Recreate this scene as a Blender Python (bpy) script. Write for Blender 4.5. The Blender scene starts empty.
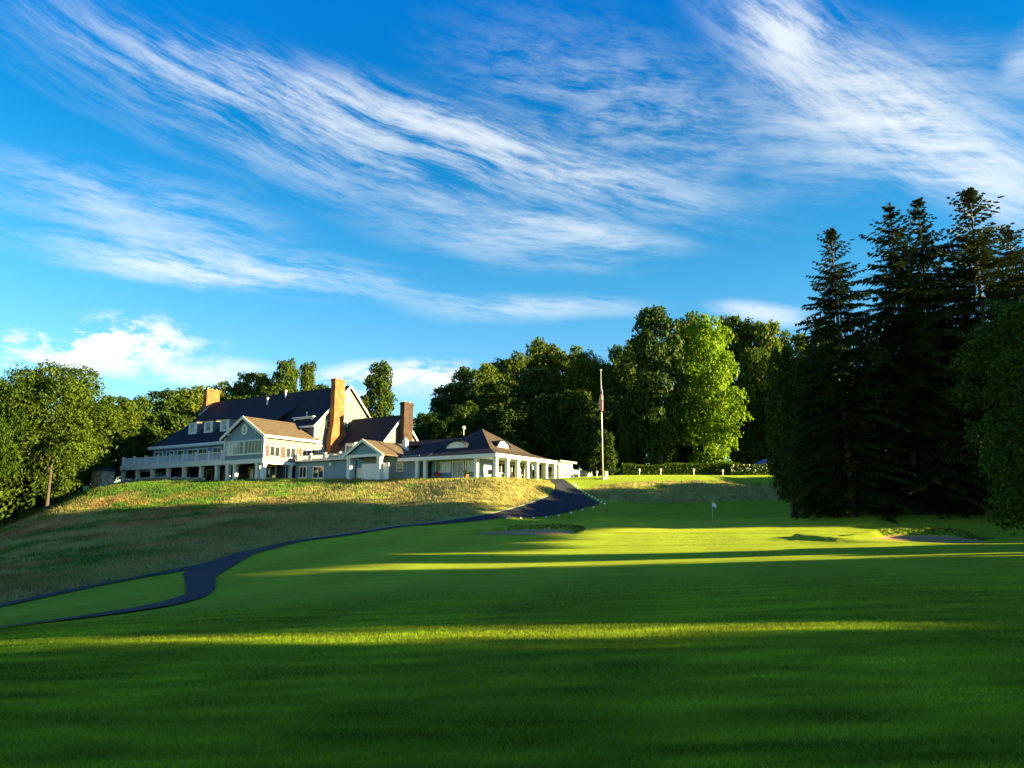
import bpy, bmesh, math, random
import numpy as np
from mathutils import Vector, Matrix

# ------------------------------------------------------------------ basics
sc = bpy.context.scene
COL = sc.collection
rad = math.radians
F = 768.0
PITCH = rad(10)
CZ = 1.6
SUN_AZ = 13.0        # degrees behind the +X axis
SUN_EL = 10.5
TA = math.tan(rad(SUN_AZ))

def ray(px, py):
    a = (px - 512) / F; b = (384 - py) / F
    return (a, math.cos(PITCH) - b * math.sin(PITCH), math.sin(PITCH) + b * math.cos(PITCH))

def at(px, py, Y):
    d = ray(px, py); s = Y / d[1]
    return (d[0] * s, Y, CZ + d[2] * s)

def tag(o, label=None, cat=None, group=None, kind=None):
    if label: o["label"] = label
    if cat: o["category"] = cat
    if group: o["group"] = group
    if kind: o["kind"] = kind
    return o

def empty(name, loc, rz=0.0):
    o = bpy.data.objects.new(name, None)
    o.empty_display_size = 0.5
    COL.objects.link(o)
    o.location = loc; o.rotation_euler = (0, 0, rz)
    return o

class MB:
    """collects boxes, tubes, prisms and faces and links them as one mesh object"""
    def __init__(s): s.v = []; s.f = []; s.smooth = False
    def add(s, vs, fs):
        n = len(s.v); s.v += [tuple(p) for p in vs]; s.f += [tuple(i + n for i in f) for f in fs]; return s
    def box(s, x0, x1, y0, y1, z0, z1):
        vs = [(x0,y0,z0),(x1,y0,z0),(x1,y1,z0),(x0,y1,z0),(x0,y0,z1),(x1,y0,z1),(x1,y1,z1),(x0,y1,z1)]
        return s.add(vs, [(0,3,2,1),(4,5,6,7),(0,1,5,4),(1,2,6,5),(2,3,7,6),(3,0,4,7)])
    def hexa(s, b, t):
        return s.add(list(b) + list(t), [(0,3,2,1),(4,5,6,7),(0,1,5,4),(1,2,6,5),(2,3,7,6),(3,0,4,7)])
    def slab(s, quad, th):
        """a roof plane: quad (ccw from above) thickened downwards"""
        top = [Vector(q) for q in quad]
        bot = [q - Vector((0, 0, th)) for q in top]
        n = len(top)
        fs = [tuple(range(n, 2*n)), tuple(reversed(range(n)))]
        for i in range(n):
            j = (i + 1) % n
            fs.append((i, j, n + j, n + i))
        return s.add(bot + top, fs)
    def prism(s, poly, axis, a0, a1):
        """poly of 2-tuples extruded along an axis ('x','y','z')"""
        def P(p, a):
            if axis == 'x': return (a, p[0], p[1])
            if axis == 'y': return (p[0], a, p[1])
            return (p[0], p[1], a)
        n = len(poly)
        vs = [P(p, a0) for p in poly] + [P(p, a1) for p in poly]
        fs = [tuple(reversed(range(n))), tuple(range(n, 2*n))]
        for i in range(n):
            j = (i + 1) % n
            fs.append((i, j, n + j, n + i))
        return s.add(vs, fs)
    def tube(s, pts, rs, n=8, cap=True):
        pts = [Vector(p) for p in pts]
        base = len(s.v); rings = []
        for i, p in enumerate(pts):
            d = (pts[min(i+1, len(pts)-1)] - pts[max(i-1, 0)]).normalized()
            a = Vector((1,0,0)) if abs(d.x) < .8 else Vector((0,1,0))
            e1 = d.cross(a).normalized(); e2 = d.cross(e1)
            ring = []
            for k in range(n):
                th = 2*math.pi*k/n
                q = p + (e1*math.cos(th) + e2*math.sin(th))*rs[i]
                ring.append(len(s.v)); s.v.append(tuple(q))
            rings.append(ring)
        for i in range(len(rings)-1):
            for k in range(n):
                s.f.append((rings[i][k], rings[i][(k+1)%n], rings[i+1][(k+1)%n], rings[i+1][k]))
        if cap:
            s.f.append(tuple(reversed(rings[0]))); s.f.append(tuple(rings[-1]))
        return s
    def ball(s, c, r, n=8, m=6, sz=1.0):
        vs = []; fs = []
        for i in range(m+1):
            ph = math.pi*i/m
            for k in range(n):
                th = 2*math.pi*k/n
                vs.append((c[0]+r*math.sin(ph)*math.cos(th), c[1]+r*math.sin(ph)*math.sin(th), c[2]+r*sz*math.cos(ph)))
        for i in range(m):
            for k in range(n):
                fs.append((i*n+k, i*n+n+k, i*n+n+(k+1)%n, i*n+(k+1)%n))
        return s.add(vs, fs)
    def mesh(s, name, mat):
        me = bpy.data.meshes.new(name)
        me.from_pydata(s.v, [], s.f)
        bm = bmesh.new(); bm.from_mesh(me)
        bmesh.ops.recalc_face_normals(bm, faces=bm.faces)
        bm.to_mesh(me); bm.free()
        if s.smooth:
            me.polygons.foreach_set('use_smooth', [True]*len(me.polygons))
        me.materials.append(mat); me.update()
        return me
    def build(s, name, mat, parent=None):
        o = bpy.data.objects.new(name, s.mesh(name, mat))
        COL.objects.link(o)
        if parent: o.parent = parent
        return o

def np_mesh(name, V, Fq, mat, smooth=False, col=None):
    """fast mesh from numpy: V (n,3), Fq (m,k) faces of equal size"""
    me = bpy.data.meshes.new(name)
    n, (m, k) = len(V), Fq.shape
    me.vertices.add(n); me.vertices.foreach_set('co', np.ascontiguousarray(V, dtype=np.float32).ravel())
    me.loops.add(m*k); me.loops.foreach_set('vertex_index', np.ascontiguousarray(Fq, dtype=np.int32).ravel())
    me.polygons.add(m)
    me.polygons.foreach_set('loop_start', np.arange(0, m*k, k, dtype=np.int32))
    try: me.polygons.foreach_set('loop_total', np.full(m, k, dtype=np.int32))
    except Exception: pass
    if smooth: me.polygons.foreach_set('use_smooth', np.ones(m, dtype=bool))
    me.update(calc_edges=True)
    if col is not None:
        a = me.color_attributes.new('alb', 'FLOAT_COLOR', 'POINT')
        c = np.ones((n, 4), dtype=np.float32); c[:, :3] = col
        a.data.foreach_set('color', c.ravel())
    me.materials.append(mat)
    return me

# ------------------------------------------------------------------ materials
def new_mat(name):
    m = bpy.data.materials.new(name); m.use_nodes = True
    nt = m.node_tree; b = nt.nodes['Principled BSDF']
    return m, nt, b

def N(nt, typ, **kw):
    n = nt.nodes.new(typ)
    for k, v in kw.items():
        if k in n.inputs.keys() if hasattr(n.inputs, 'keys') else False: n.inputs[k].default_value = v
        else: setattr(n, k, v)
    return n

def simple(name, c, rough=.7, var=.12, scale=3.0, metal=0.0, spec=.3, bump=0.0, stretch=(1,1,1)):
    m, nt, b = new_mat(name)
    tc = N(nt, 'ShaderNodeTexCoord'); mp = N(nt, 'ShaderNodeMapping'); mp.inputs['Scale'].default_value = stretch
    nz = N(nt, 'ShaderNodeTexNoise'); nz.inputs['Scale'].default_value = scale; nz.inputs['Detail'].default_value = 6
    nt.links.new(tc.outputs['Object'], mp.inputs['Vector']); nt.links.new(mp.outputs[0], nz.inputs['Vector'])
    r = N(nt, 'ShaderNodeValToRGB')
    r.color_ramp.elements[0].position = .3; r.color_ramp.elements[1].position = .7
    r.color_ramp.elements[0].color = tuple(max(0, x*(1-var)) for x in c) + (1,)
    r.color_ramp.elements[1].color = tuple(x*(1+var) for x in c) + (1,)
    nt.links.new(nz.outputs['Fac'], r.inputs[0]); nt.links.new(r.outputs[0], b.inputs['Base Color'])
    b.inputs['Roughness'].default_value = rough; b.inputs['Metallic'].default_value = metal
    b.inputs['Specular IOR Level'].default_value = spec
    if bump:
        bp = N(nt, 'ShaderNodeBump'); bp.inputs['Strength'].default_value = bump; bp.inputs['Distance'].default_value = .05
        nt.links.new(nz.outputs['Fac'], bp.inputs['Height']); nt.links.new(bp.outputs[0], b.inputs['Normal'])
    return m

def banded(name, c, c2, period, axis=2, width=.12, rough=.7, var=.1, bump=.4, spec=.3):
    """boards, shingles or slats: thin darker lines every `period` metres along an axis"""
    m, nt, b = new_mat(name)
    tc = N(nt, 'ShaderNodeTexCoord'); sp = N(nt, 'ShaderNodeSeparateXYZ'); nt.links.new(tc.outputs['Object'], sp.inputs[0])
    d = N(nt, 'ShaderNodeMath', operation='DIVIDE'); d.inputs[1].default_value = period; nt.links.new(sp.outputs[axis], d.inputs[0])
    fr = N(nt, 'ShaderNodeMath', operation='FRACT'); nt.links.new(d.outputs[0], fr.inputs[0])
    lt = N(nt, 'ShaderNodeMath', operation='LESS_THAN'); lt.inputs[1].default_value = width; nt.links.new(fr.outputs[0], lt.inputs[0])
    nz = N(nt, 'ShaderNodeTexNoise'); nz.inputs['Scale'].default_value = 1.4; nz.inputs['Detail'].default_value = 8
    nt.links.new(tc.outputs['Object'], nz.inputs['Vector'])
    r = N(nt, 'ShaderNodeValToRGB'); r.color_ramp.elements[0].position = .3; r.color_ramp.elements[1].position = .7
    r.color_ramp.elements[0].color = tuple(x*(1-var) for x in c)+(1,); r.color_ramp.elements[1].color = tuple(x*(1+var) for x in c)+(1,)
    nt.links.new(nz.outputs['Fac'], r.inputs[0])
    mx = N(nt, 'ShaderNodeMix', data_type='RGBA'); nt.links.new(lt.outputs[0], mx.inputs['Factor'])
    nt.links.new(r.outputs[0], mx.inputs['A']); mx.inputs['B'].default_value = tuple(c2)+(1,)
    nt.links.new(mx.outputs['Result'], b.inputs['Base Color'])
    b.inputs['Roughness'].default_value = rough; b.inputs['Specular IOR Level'].default_value = spec
    if bump:
        bp = N(nt, 'ShaderNodeBump'); bp.inputs['Strength'].default_value = bump; bp.inputs['Distance'].default_value = .03
        nt.links.new(fr.outputs[0], bp.inputs['Height']); nt.links.new(bp.outputs[0], b.inputs['Normal'])
    return m

def brick_mat(name, c1, c2, mortar, sx=1.0):
    m, nt, b = new_mat(name)
    tc = N(nt, 'ShaderNodeTexCoord'); mp = N(nt, 'ShaderNodeMapping')
    # unfold the sides: use (x+y, z)
    sp = N(nt, 'ShaderNodeSeparateXYZ'); nt.links.new(tc.outputs['Object'], sp.inputs[0])
    ad = N(nt, 'ShaderNodeMath', operation='ADD'); nt.links.new(sp.outputs[0], ad.inputs[0]); nt.links.new(sp.outputs[1], ad.inputs[1])
    cb = N(nt, 'ShaderNodeCombineXYZ'); nt.links.new(ad.outputs[0], cb.inputs[0]); nt.links.new(sp.outputs[2], cb.inputs[1])
    br = N(nt, 'ShaderNodeTexBrick'); br.inputs['Scale'].default_value = 1.0
    br.inputs['Brick Width'].default_value = .24; br.inputs['Row Height'].default_value = .085; br.inputs['Mortar Size'].default_value = .008
    br.inputs['Color1'].default_value = tuple(c1)+(1,); br.inputs['Color2'].default_value = tuple(c2)+(1,); br.inputs['Mortar'].default_value = tuple(mortar)+(1,)
    nt.links.new(cb.outputs[0], br.inputs['Vector'])
    nz = N(nt, 'ShaderNodeTexNoise'); nz.inputs['Scale'].default_value = .9; nz.inputs['Detail'].default_value = 6; nt.links.new(tc.outputs['Object'], nz.inputs['Vector'])
    mr = N(nt, 'ShaderNodeMapRange'); mr.inputs['From Min'].default_value = .3; mr.inputs['From Max'].default_value = .7; mr.inputs['To Min'].default_value = .55; mr.inputs['To Max'].default_value = 1.2; nt.links.new(nz.outputs['Fac'], mr.inputs['Value'])
    vm = N(nt, 'ShaderNodeVectorMath', operation='SCALE'); nt.links.new(br.outputs['Color'], vm.inputs[0]); nt.links.new(mr.outputs[0], vm.inputs['Scale']); nt.links.new(vm.outputs[0], b.inputs['Base Color'])
    b.inputs['Roughness'].default_value = .85; b.inputs['Specular IOR Level'].default_value = .2
    return m

def stone_mat(name, c1, c2):
    m, nt, b = new_mat(name)
    tc = N(nt, 'ShaderNodeTexCoord')
    vo = N(nt, 'ShaderNodeTexVoronoi'); vo.inputs['Scale'].default_value = 3.0
    nt.links.new(tc.outputs['Object'], vo.inputs['Vector'])
    ve = N(nt, 'ShaderNodeTexVoronoi', feature='DISTANCE_TO_EDGE'); ve.inputs['Scale'].default_value = 3.0
    nt.links.new(tc.outputs['Object'], ve.inputs['Vector'])
    sp = N(nt, 'ShaderNodeSeparateColor'); nt.links.new(vo.outputs['Color'], sp.inputs[0])
    mx = N(nt, 'ShaderNodeMix', data_type='RGBA'); nt.links.new(sp.outputs[0], mx.inputs['Factor'])
    mx.inputs['A'].default_value = tuple(c1)+(1,); mx.inputs['B'].default_value = tuple(c2)+(1,)
    lt = N(nt, 'ShaderNodeMath', operation='LESS_THAN'); lt.inputs[1].default_value = .05; nt.links.new(ve.outputs['Distance'], lt.inputs[0])
    m2 = N(nt, 'ShaderNodeMix', data_type='RGBA'); nt.links.new(lt.outputs[0], m2.inputs['Factor'])
    nt.links.new(mx.outputs['Result'], m2.inputs['A']); m2.inputs['B'].default_value = (c1[0]*.3, c1[1]*.3, c1[2]*.3, 1)
    nt.links.new(m2.outputs['Result'], b.inputs['Base Color'])
    bp = N(nt, 'ShaderNodeBump'); bp.inputs['Strength'].default_value = .8; bp.inputs['Distance'].default_value = .06
    nt.links.new(ve.outputs['Distance'], bp.inputs['Height']); nt.links.new(bp.outputs[0], b.inputs['Normal'])
    b.inputs['Roughness'].default_value = .9
    return m

def leaf_mat(name, c_dark, c_light, transl=.35, rough=.55, ncol=.25):
    m, nt, b = new_mat(name)
    tc = N(nt, 'ShaderNodeTexCoord')
    nz = N(nt, 'ShaderNodeTexNoise'); nz.inputs['Scale'].default_value = ncol; nz.inputs['Detail'].default_value = 3
    g = N(nt, 'ShaderNodeNewGeometry')
    nt.links.new(g.outputs['Position'], nz.inputs['Vector'])
    ad = N(nt, 'ShaderNodeMath', operation='MULTIPLY_ADD'); ad.inputs[1].default_value = .55; 
    nt.links.new(g.outputs['Random Per Island'], ad.inputs[0]); nt.links.new(nz.outputs['Fac'], ad.inputs[2])
    oi = N(nt, 'ShaderNodeObjectInfo')
    a2 = N(nt, 'ShaderNodeMath', operation='MULTIPLY_ADD'); a2.inputs[1].default_value = .5
    nt.links.new(oi.outputs['Random'], a2.inputs[0]); nt.links.new(ad.outputs[0], a2.inputs[2])
    mr = N(nt, 'ShaderNodeMapRange'); mr.inputs['From Min'].default_value = .45; mr.inputs['From Max'].default_value = 1.4
    nt.links.new(a2.outputs[0], mr.inputs['Value'])
    mx = N(nt, 'ShaderNodeMix', data_type='RGBA'); nt.links.new(mr.outputs[0], mx.inputs['Factor'])
    mx.inputs['A'].default_value = tuple(c_dark)+(1,); mx.inputs['B'].default_value = tuple(c_light)+(1,)
    nt.links.new(mx.outputs['Result'], b.inputs['Base Color'])
    b.inputs['Roughness'].default_value = rough; b.inputs['Specular IOR Level'].default_value = .07
    tr = N(nt, 'ShaderNodeBsdfTranslucent'); nt.links.new(mx.outputs['Result'], tr.inputs['Color'])
    ms = N(nt, 'ShaderNodeMixShader'); ms.inputs[0].default_value = transl
    nt.links.new(b.outputs[0], ms.inputs[1]); nt.links.new(tr.outputs[0], ms.inputs[2])
    nt.links.new(ms.outputs[0], nt.nodes['Material Output'].inputs['Surface'])
    return m

def glass_mat(name, c=(.02,.03,.04)):
    m, nt, b = new_mat(name)
    b.inputs['Base Color'].default_value = tuple(c)+(1,); b.inputs['Roughness'].default_value = .06
    b.inputs['Specular IOR Level'].default_value = .8
    return m

M = {}
M['siding'] = banded('grey_clapboard', (.15,.163,.17), (.09,.10,.105), .20, 2, .14, rough=.65)
M['shade_siding'] = banded('shade_side_clapboard', (.15,.255,.35), (.09,.15,.21), .20, 2, .14, rough=.65)  # same grey clapboard, coloured bluer and lighter for walls in shade
M['white'] = simple('white_paint', (.62,.62,.60), .5, .05, 2.0)
M['roof'] = banded('dark_slate_shingle', (.022,.022,.032), (.010,.010,.016), .34, 2, .12, rough=.85, var=.25, spec=.1, bump=.1)
M['roof_sunlit'] = banded('sunlit_slate_shingle', (.080,.064,.045), (.045,.036,.028), .34, 2, .12, rough=.85, var=.2, spec=.12)  # slate coloured tan to paint sunlight on slopes facing the sun
M['roof_sunlit_dim'] = banded('sunlit_slate_shingle_dim', (.048,.040,.034), (.026,.022,.02), .34, 2, .12, rough=.85, var=.25, spec=.1, bump=.1)  # dimmer sunlit copy of the slate, for the golf shop slope facing the sun
M['brick'] = brick_mat('orange_brick', (.31,.105,.03), (.22,.07,.026), (.22,.13,.07))
M['brick_dark'] = brick_mat('brown_brick', (.034,.019,.016), (.026,.015,.013), (.09,.06,.05))
M['stone'] = stone_mat('field_stone', (.22,.20,.18), (.40,.36,.30))
M['glass'] = glass_mat('window_glass')
M['glass_reflect'] = glass_mat('window_glass_reflect_tone', (.20,.23,.20))  # base colour lifted to stand in for sky reflection and lit rooms
M['dark'] = simple('near_black_matt', (.02,.022,.025), .8, .2)  # near-black flat colour for recessed walls and small fittings
M['dark_wood'] = simple('dark_stained_wood', (.04,.028,.02), .6, .25, 4)
M['shutter'] = banded('dark_shutter', (.06,.035,.03), (.03,.02,.018), .12, 2, .3, rough=.5)
M['metal'] = simple('painted_metal', (.55,.55,.55), .35, .05, 5, metal=.2, spec=.5)
M['asphalt'] = simple('asphalt', (.027,.031,.042), .9, .35, 2.5, bump=.3, spec=.12)
M['concrete'] = simple('concrete_kerb', (.32,.31,.29), .85, .2, 4)
M['sand'] = simple('bunker_sand', (.30,.20,.10), .95, .12, 5, bump=.6, spec=.05)
M['bark'] = simple('bark', (.05,.042,.035), .9, .4, 3, bump=.8, stretch=(3,3,.5))
M['bark_pale'] = simple('pale_bark', (.20,.19,.17), .9, .3, 3, bump=.8, stretch=(3,3,.5))
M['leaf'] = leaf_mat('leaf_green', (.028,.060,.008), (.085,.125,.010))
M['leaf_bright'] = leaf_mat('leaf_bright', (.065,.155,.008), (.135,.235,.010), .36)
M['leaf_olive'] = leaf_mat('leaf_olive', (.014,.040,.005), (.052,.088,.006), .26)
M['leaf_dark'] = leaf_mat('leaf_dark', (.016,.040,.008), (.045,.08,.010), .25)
M['needle'] = leaf_mat('needle', (.014,.027,.011), (.040,.058,.018), .12, .6, .5)
M['hedge'] = leaf_mat('hedge_leaf', (.03,.065,.008), (.07,.12,.010), .25, .55, .6)
M['stone_white'] = simple('white_painted_stone', (.7,.7,.66), .7, .08, 6)
M['flower'] = simple('red_petals', (.35,.02,.05), .6, .3, 12)
M['flower_white'] = simple('white_petals', (.7,.72,.6), .6, .1, 12)
M['terracotta'] = simple('terracotta', (.25,.09,.05), .8, .15)
M['canvas_blue'] = simple('blue_canvas', (.05,.08,.25), .8, .1)
M['canvas_white'] = simple('white_flag_cloth', (.75,.75,.75), .8, .04)

# turf: colours of the sward come in as an attribute, fine structure is procedural
def turf_mat(name):
    m, nt, b = new_mat(name)
    at_ = N(nt, 'ShaderNodeAttribute'); at_.attribute_name = 'alb'
    g = N(nt, 'ShaderNodeNewGeometry')
    mp = N(nt, 'ShaderNodeMapping'); mp.inputs['Scale'].default_value = (.35, 1.6, 1); mp.inputs['Rotation'].default_value = (0, 0, rad(6))
    nt.links.new(g.outputs['Position'], mp.inputs['Vector'])
    n1 = N(nt, 'ShaderNodeTexNoise'); n1.inputs['Scale'].default_value = 1.7; n1.inputs['Detail'].default_value = 10; n1.inputs['Roughness'].default_value = .74
    nt.links.new(mp.outputs[0], n1.inputs['Vector'])
    n2 = N(nt, 'ShaderNodeTexNoise'); n2.inputs['Scale'].default_value = 26; n2.inputs['Detail'].default_value = 5; n2.inputs['Roughness'].default_value = .7
    nt.links.new(g.outputs['Position'], n2.inputs['Vector'])
    a = N(nt, 'ShaderNodeMapRange'); a.inputs['From Min'].default_value = .3; a.inputs['From Max'].default_value = .7
    a.inputs['To Min'].default_value = .45; a.inputs['To Max'].default_value = 1.6; nt.links.new(n1.outputs['Fac'], a.inputs['Value'])
    c = N(nt, 'ShaderNodeMapRange'); c.inputs['From Min'].default_value = .3; c.inputs['From Max'].default_value = .7
    c.inputs['To Min'].default_value = .6; c.inputs['To Max'].default_value = 1.4; nt.links.new(n2.outputs['Fac'], c.inputs['Value'])
    mu = N(nt, 'ShaderNodeMath', operation='MULTIPLY'); nt.links.new(a.outputs[0], mu.inputs[0]); nt.links.new(c.outputs[0], mu.inputs[1])
    vm = N(nt, 'ShaderNodeVectorMath', operation='SCALE'); nt.links.new(at_.outputs['Color'], vm.inputs[0]); nt.links.new(mu.outputs[0], vm.inputs['Scale'])
    nt.links.new(vm.outputs[0], b.inputs['Base Color'])
    bp = N(nt, 'ShaderNodeBump'); bp.inputs['Strength'].default_value = .9; bp.inputs['Distance'].default_value = .06
    n3 = N(nt, 'ShaderNodeTexNoise'); n3.inputs['Scale'].default_value = 45; n3.inputs['Detail'].default_value = 4; n3.inputs['Roughness'].default_value = .7
    nt.links.new(g.outputs['Position'], n3.inputs['Vector'])
    nt.links.new(n3.outputs['Fac'], bp.inputs['Height']); nt.links.new(bp.outputs[0], b.inputs['Normal'])
    b.inputs['Roughness'].default_value = .9; b.inputs['Specular IOR Level'].default_value = .03
    b.inputs['Sheen Weight'].default_value = .35; b.inputs['Sheen Roughness'].default_value = .5
    b.inputs['Sheen Tint'].default_value = (.68, .86, .12, 1)
    return m
M['turf'] = turf_mat('turf')

def blade_mat(name):
    m, nt, b = new_mat(name)
    at_ = N(nt, 'ShaderNodeAttribute'); at_.attribute_name = 'alb'
    nt.links.new(at_.outputs['Color'], b.inputs['Base Color']); b.inputs['Roughness'].default_value = .7; b.inputs['Specular IOR Level'].default_value = .1
    tr = N(nt, 'ShaderNodeBsdfTranslucent'); nt.links.new(at_.outputs['Color'], tr.inputs['Color'])
    ms = N(nt, 'ShaderNodeMixShader'); ms.inputs[0].default_value = .4
    nt.links.new(b.outputs[0], ms.inputs[1]); nt.links.new(tr.outputs[0], ms.inputs[2])
    nt.links.new(ms.outputs[0], nt.nodes['Material Output'].inputs['Surface'])
    return m
M['blade'] = blade_mat('grass_blade')

# ------------------------------------------------------------------ terrain
PTS = []
def P(x, Y, z): PTS.append((x, Y, z))
def Q(px, py, Y): PTS.append(at(px, py, Y))
# fairway in front, falling gently to the left
for x, Y, z in ((0,-30,.2),(0,0,0),(0,6,0),(0,11,0),(0,20,-.25),(1,30,-.5),(3,45,-.3),(6,55,.2),(8,60,.45),(18,74,1.1),(6,70,.95),
                (20,80,1.4),(31,60,.8),(-6,40,-.6),(-10,58,.1),(-25,0,-1.0),(-40,10,-2.6),(-70,20,-4),(-40,-30,-1.5),(40,-30,.6),
                (10,4,.15),(20,14,.3),(30,30,.6),(45,10,.6),(45,45,1.2),(60,25,1.2),(80,60,2.4),(80,-10,1.4)):
    P(x, Y, z)
for px, py, Y in ((0,642,13.3),(930,640,9.5),(0,628,20),(0,610,29.5),(100,586,36),(200,571,41),(150,608,26.5),(205,590,32.5),(215,561,45),(300,541,56),
                  (400,526.5,70),(450,520.5,77),(500,515,81),(540,511,84),(600,504,86),(575,493,90),(553,483,92.5),(1000,557,28),(800,546,45),(860,541,50),(930,541,55),
                  (535,534,62),(600,530,63),(930,512.5,72),(860,513.5,67),(970,514.5,65)):
    Q(px, py, Y)
# toe and top of the bank on the far right
for px, py, Y in ((640,503,88),(700,503,89),(800,500,91),(640,479.5,95),(700,478.5,96),(800,478,98),(640,490,91.5),(720,490,92.5)):
    Q(px, py, Y)
# hill below the clubhouse: shoulder, middle, silhouette on the left
for px, py, Y in ((540,482,90.5),(496,480.5,88.3),(450,480,91.5),(412,480,96),(350,479.5,102),(265,480.5,102.5),(200,483,108),(125,485,117),(102,488.5,113),(85,493,109),
                  (60,507,99),(30,526,88),(0,544,76),(-60,566,62),
                  (450,500,84),(400,503,85),(350,508,82),(300,513,79),(250,522,73),(150,540,63),(80,565,53),(150,512,88),(220,500,92),(300,494,93)):
    Q(px, py, Y)
for x, Y, z in ((-29,115,7.6),(-2,95,6.4),(-10,98,6.8),(-25,108,7.2),(6,105,7),(11,96,6.65),(20,106,7.2),(35,110,7.5),(50,110,7.5),(70,105,7),(-50,126,7.8),(-63,130,7.8),(-20,130,8.2),(0,125,8.2),
                (30,130,8.8),(60,140,9.5),(-60,150,8.5),(0,170,12),(60,180,13),(-60,190,11),(-85,130,4),(-90,105,-2),(-66,93,-1.5),(-70,104,-1.5),(-64,84,-3),(-60,74,-4),(-85,80,-4),(-80,55,-4.5),(-120,110,-1),(-120,160,5),(46,78,3.2),(55,90,4.5),(48,66,2.3)):
    P(x, Y, z)
PA = np.array(PTS)
def _tps():
    X = PA[:, :2]/50.0; n = len(X)
    d2 = ((X[:,None]-X[None])**2).sum(-1)
    K = np.where(d2 > 0, .5*d2*np.log(d2+1e-12), 0) + np.eye(n)*2e-4
    Pm = np.c_[np.ones(n), X]
    A = np.zeros((n+3, n+3)); A[:n,:n] = K; A[:n,n:] = Pm; A[n:,:n] = Pm.T
    return np.linalg.solve(A, np.r_[PA[:,2], 0,0,0])
_W = _tps()
def sstep(a, b, x):
    t = np.clip((x-a)/(b-a), 0, 1); return t*t*(3-2*t)
_rng = np.random.default_rng(5)
_LAT = _rng.random((256, 256))
def vnoise(x, y):
    xi = np.floor(x).astype(int); yi = np.floor(y).astype(int); fx = x-xi; fy = y-yi
    fx = fx*fx*(3-2*fx); fy = fy*fy*(3-2*fy)
    a = _LAT[xi&255, yi&255]; b = _LAT[(xi+1)&255, yi&255]; c = _LAT[xi&255, (yi+1)&255]; d = _LAT[(xi+1)&255, (yi+1)&255]
    return (a*(1-fx)+b*fx)*(1-fy) + (c*(1-fx)+d*fx)*fy
def fbm(x, y, o=4):
    s = 0; a = .5
    for i in range(o):
        s = s + a*vnoise(x*2**i+17*i, y*2**i+31*i); a *= .5
    return s/(1-.5**o)

MOUND = at(846, 536, 50)       # grassy mound beside the right bunker
BUNK_R = (at(930, 541, 53.5)[0], 54.4)
BUNK_L = (at(531, 533, 62)[0], 63.2)
def seg_dist(x, y, pts):
    d = np.full(np.shape(x), 1e9)
    for (ax, ay), (bx, by) in zip(pts[:-1], pts[1:]):
        dx, dy = bx-ax, by-ay; L = dx*dx+dy*dy
        t = np.clip(((x-ax)*dx+(y-ay)*dy)/L, 0, 1)
        d = np.minimum(d, np.hypot(x-ax-t*dx, y-ay-t*dy))
    return d
def in_poly(x, y, poly):
    c = np.zeros(np.shape(x), bool); n = len(poly); j = n-1
    for i in range(n):
        xi, yi = poly[i]; xj, yj = poly[j]
        c ^= ((yi > y) != (yj > y)) & (x < (xj-xi)*(y-yi)/(yj-yi+1e-12)+xi)
        j = i
    return c
def ell(x, y, c, rx, ry, rot=0):
    ca, sa = math.cos(rot), math.sin(rot)
    u = (x-c[0])*ca+(y-c[1])*sa; v = -(x-c[0])*sa+(y-c[1])*ca
    # wobbly outline
    an = np.arctan2(v/ry, u/rx)
    return np.hypot(u/rx, v/ry)*(1+.10*np.sin(3*an+1)+.06*np.sin(5*an+2))
def base_h(x, y):
    x = np.asarray(x, float); y = np.asarray(y, float)
    sh = x.shape; xf = x.ravel(); yf = y.ravel(); out = np.empty(len(xf))
    X = PA[:, :2]/50.0
    for i in range(0, len(xf), 20000):
        q = np.c_[np.clip(xf[i:i+20000], -160, 160), np.clip(yf[i:i+20000], -60, 220)]/50.0
        d2 = ((q[:,None]-X[None])**2).sum(-1)
        K = np.where(d2 > 0, .5*d2*np.log(d2+1e-12), 0)
        out[i:i+20000] = K@_W[:-3] + _W[-3] + q@_W[-2:]
    r = np.hypot(xf, yf-60)
    w = sstep(110, 260, r)
    out = out*(1-w) + (4+8*sstep(0,200,yf))*w
    return out.reshape(sh)
_CRE = [(MOUND[0]-2.2, 48.0), (MOUND[0]-2.9, 50.5), (MOUND[0]-2.4, 53.2), (MOUND[0]-.6, 55.6)]
def ground(x, y):
    x = np.asarray(x, float); y = np.asarray(y, float)
    h = base_h(x, y)
    # mound with a swale curling round its left side
    xc = MOUND[0]-2.3+.085*(y-51.3)**2
    sx = x-xc; win = np.exp(-((y-51.3)/4.6)**4)
    h = h + win*(.36*np.where(sx > 0, np.clip(1-sx/5.6, 0, 1)**.8, np.exp(-(sx/.33)**2)))
    s2 = sx+1.35
    h = h + win*.10*np.where(s2 > 0, np.clip(1-s2/1.3, 0, 1), np.exp(-(s2/.33)**2))
    # bunkers: flat floor cut into the rising ground behind
    for c, rx, ry, rot, dep, lip in ((BUNK_R, 4.0, 2.8, .10, .06, .60), (BUNK_L, 4.2, 2.3, -.10, .06, .45)):
        e = ell(x, y, c, rx, ry, rot)
        hc = float(base_h(np.array([c[0]]), np.array([c[1]-ry*.9]))[0])
        floor = hc - dep + .10*(y-c[1]+ry*.9) - .05*(1-e*e)
        w = 1-sstep(.88, 1.0, e)
        rim = lip*np.exp(-((e-1.12)/.16)**2)*sstep(-.2, 1.0, (y-c[1])/ry)
        h = h + rim
        h = h*(1-w) + np.minimum(h, floor)*w
    # tussocky rough
    return h
def gz(x, y): return float(ground(np.array([x]), np.array([y]))[0])

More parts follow.
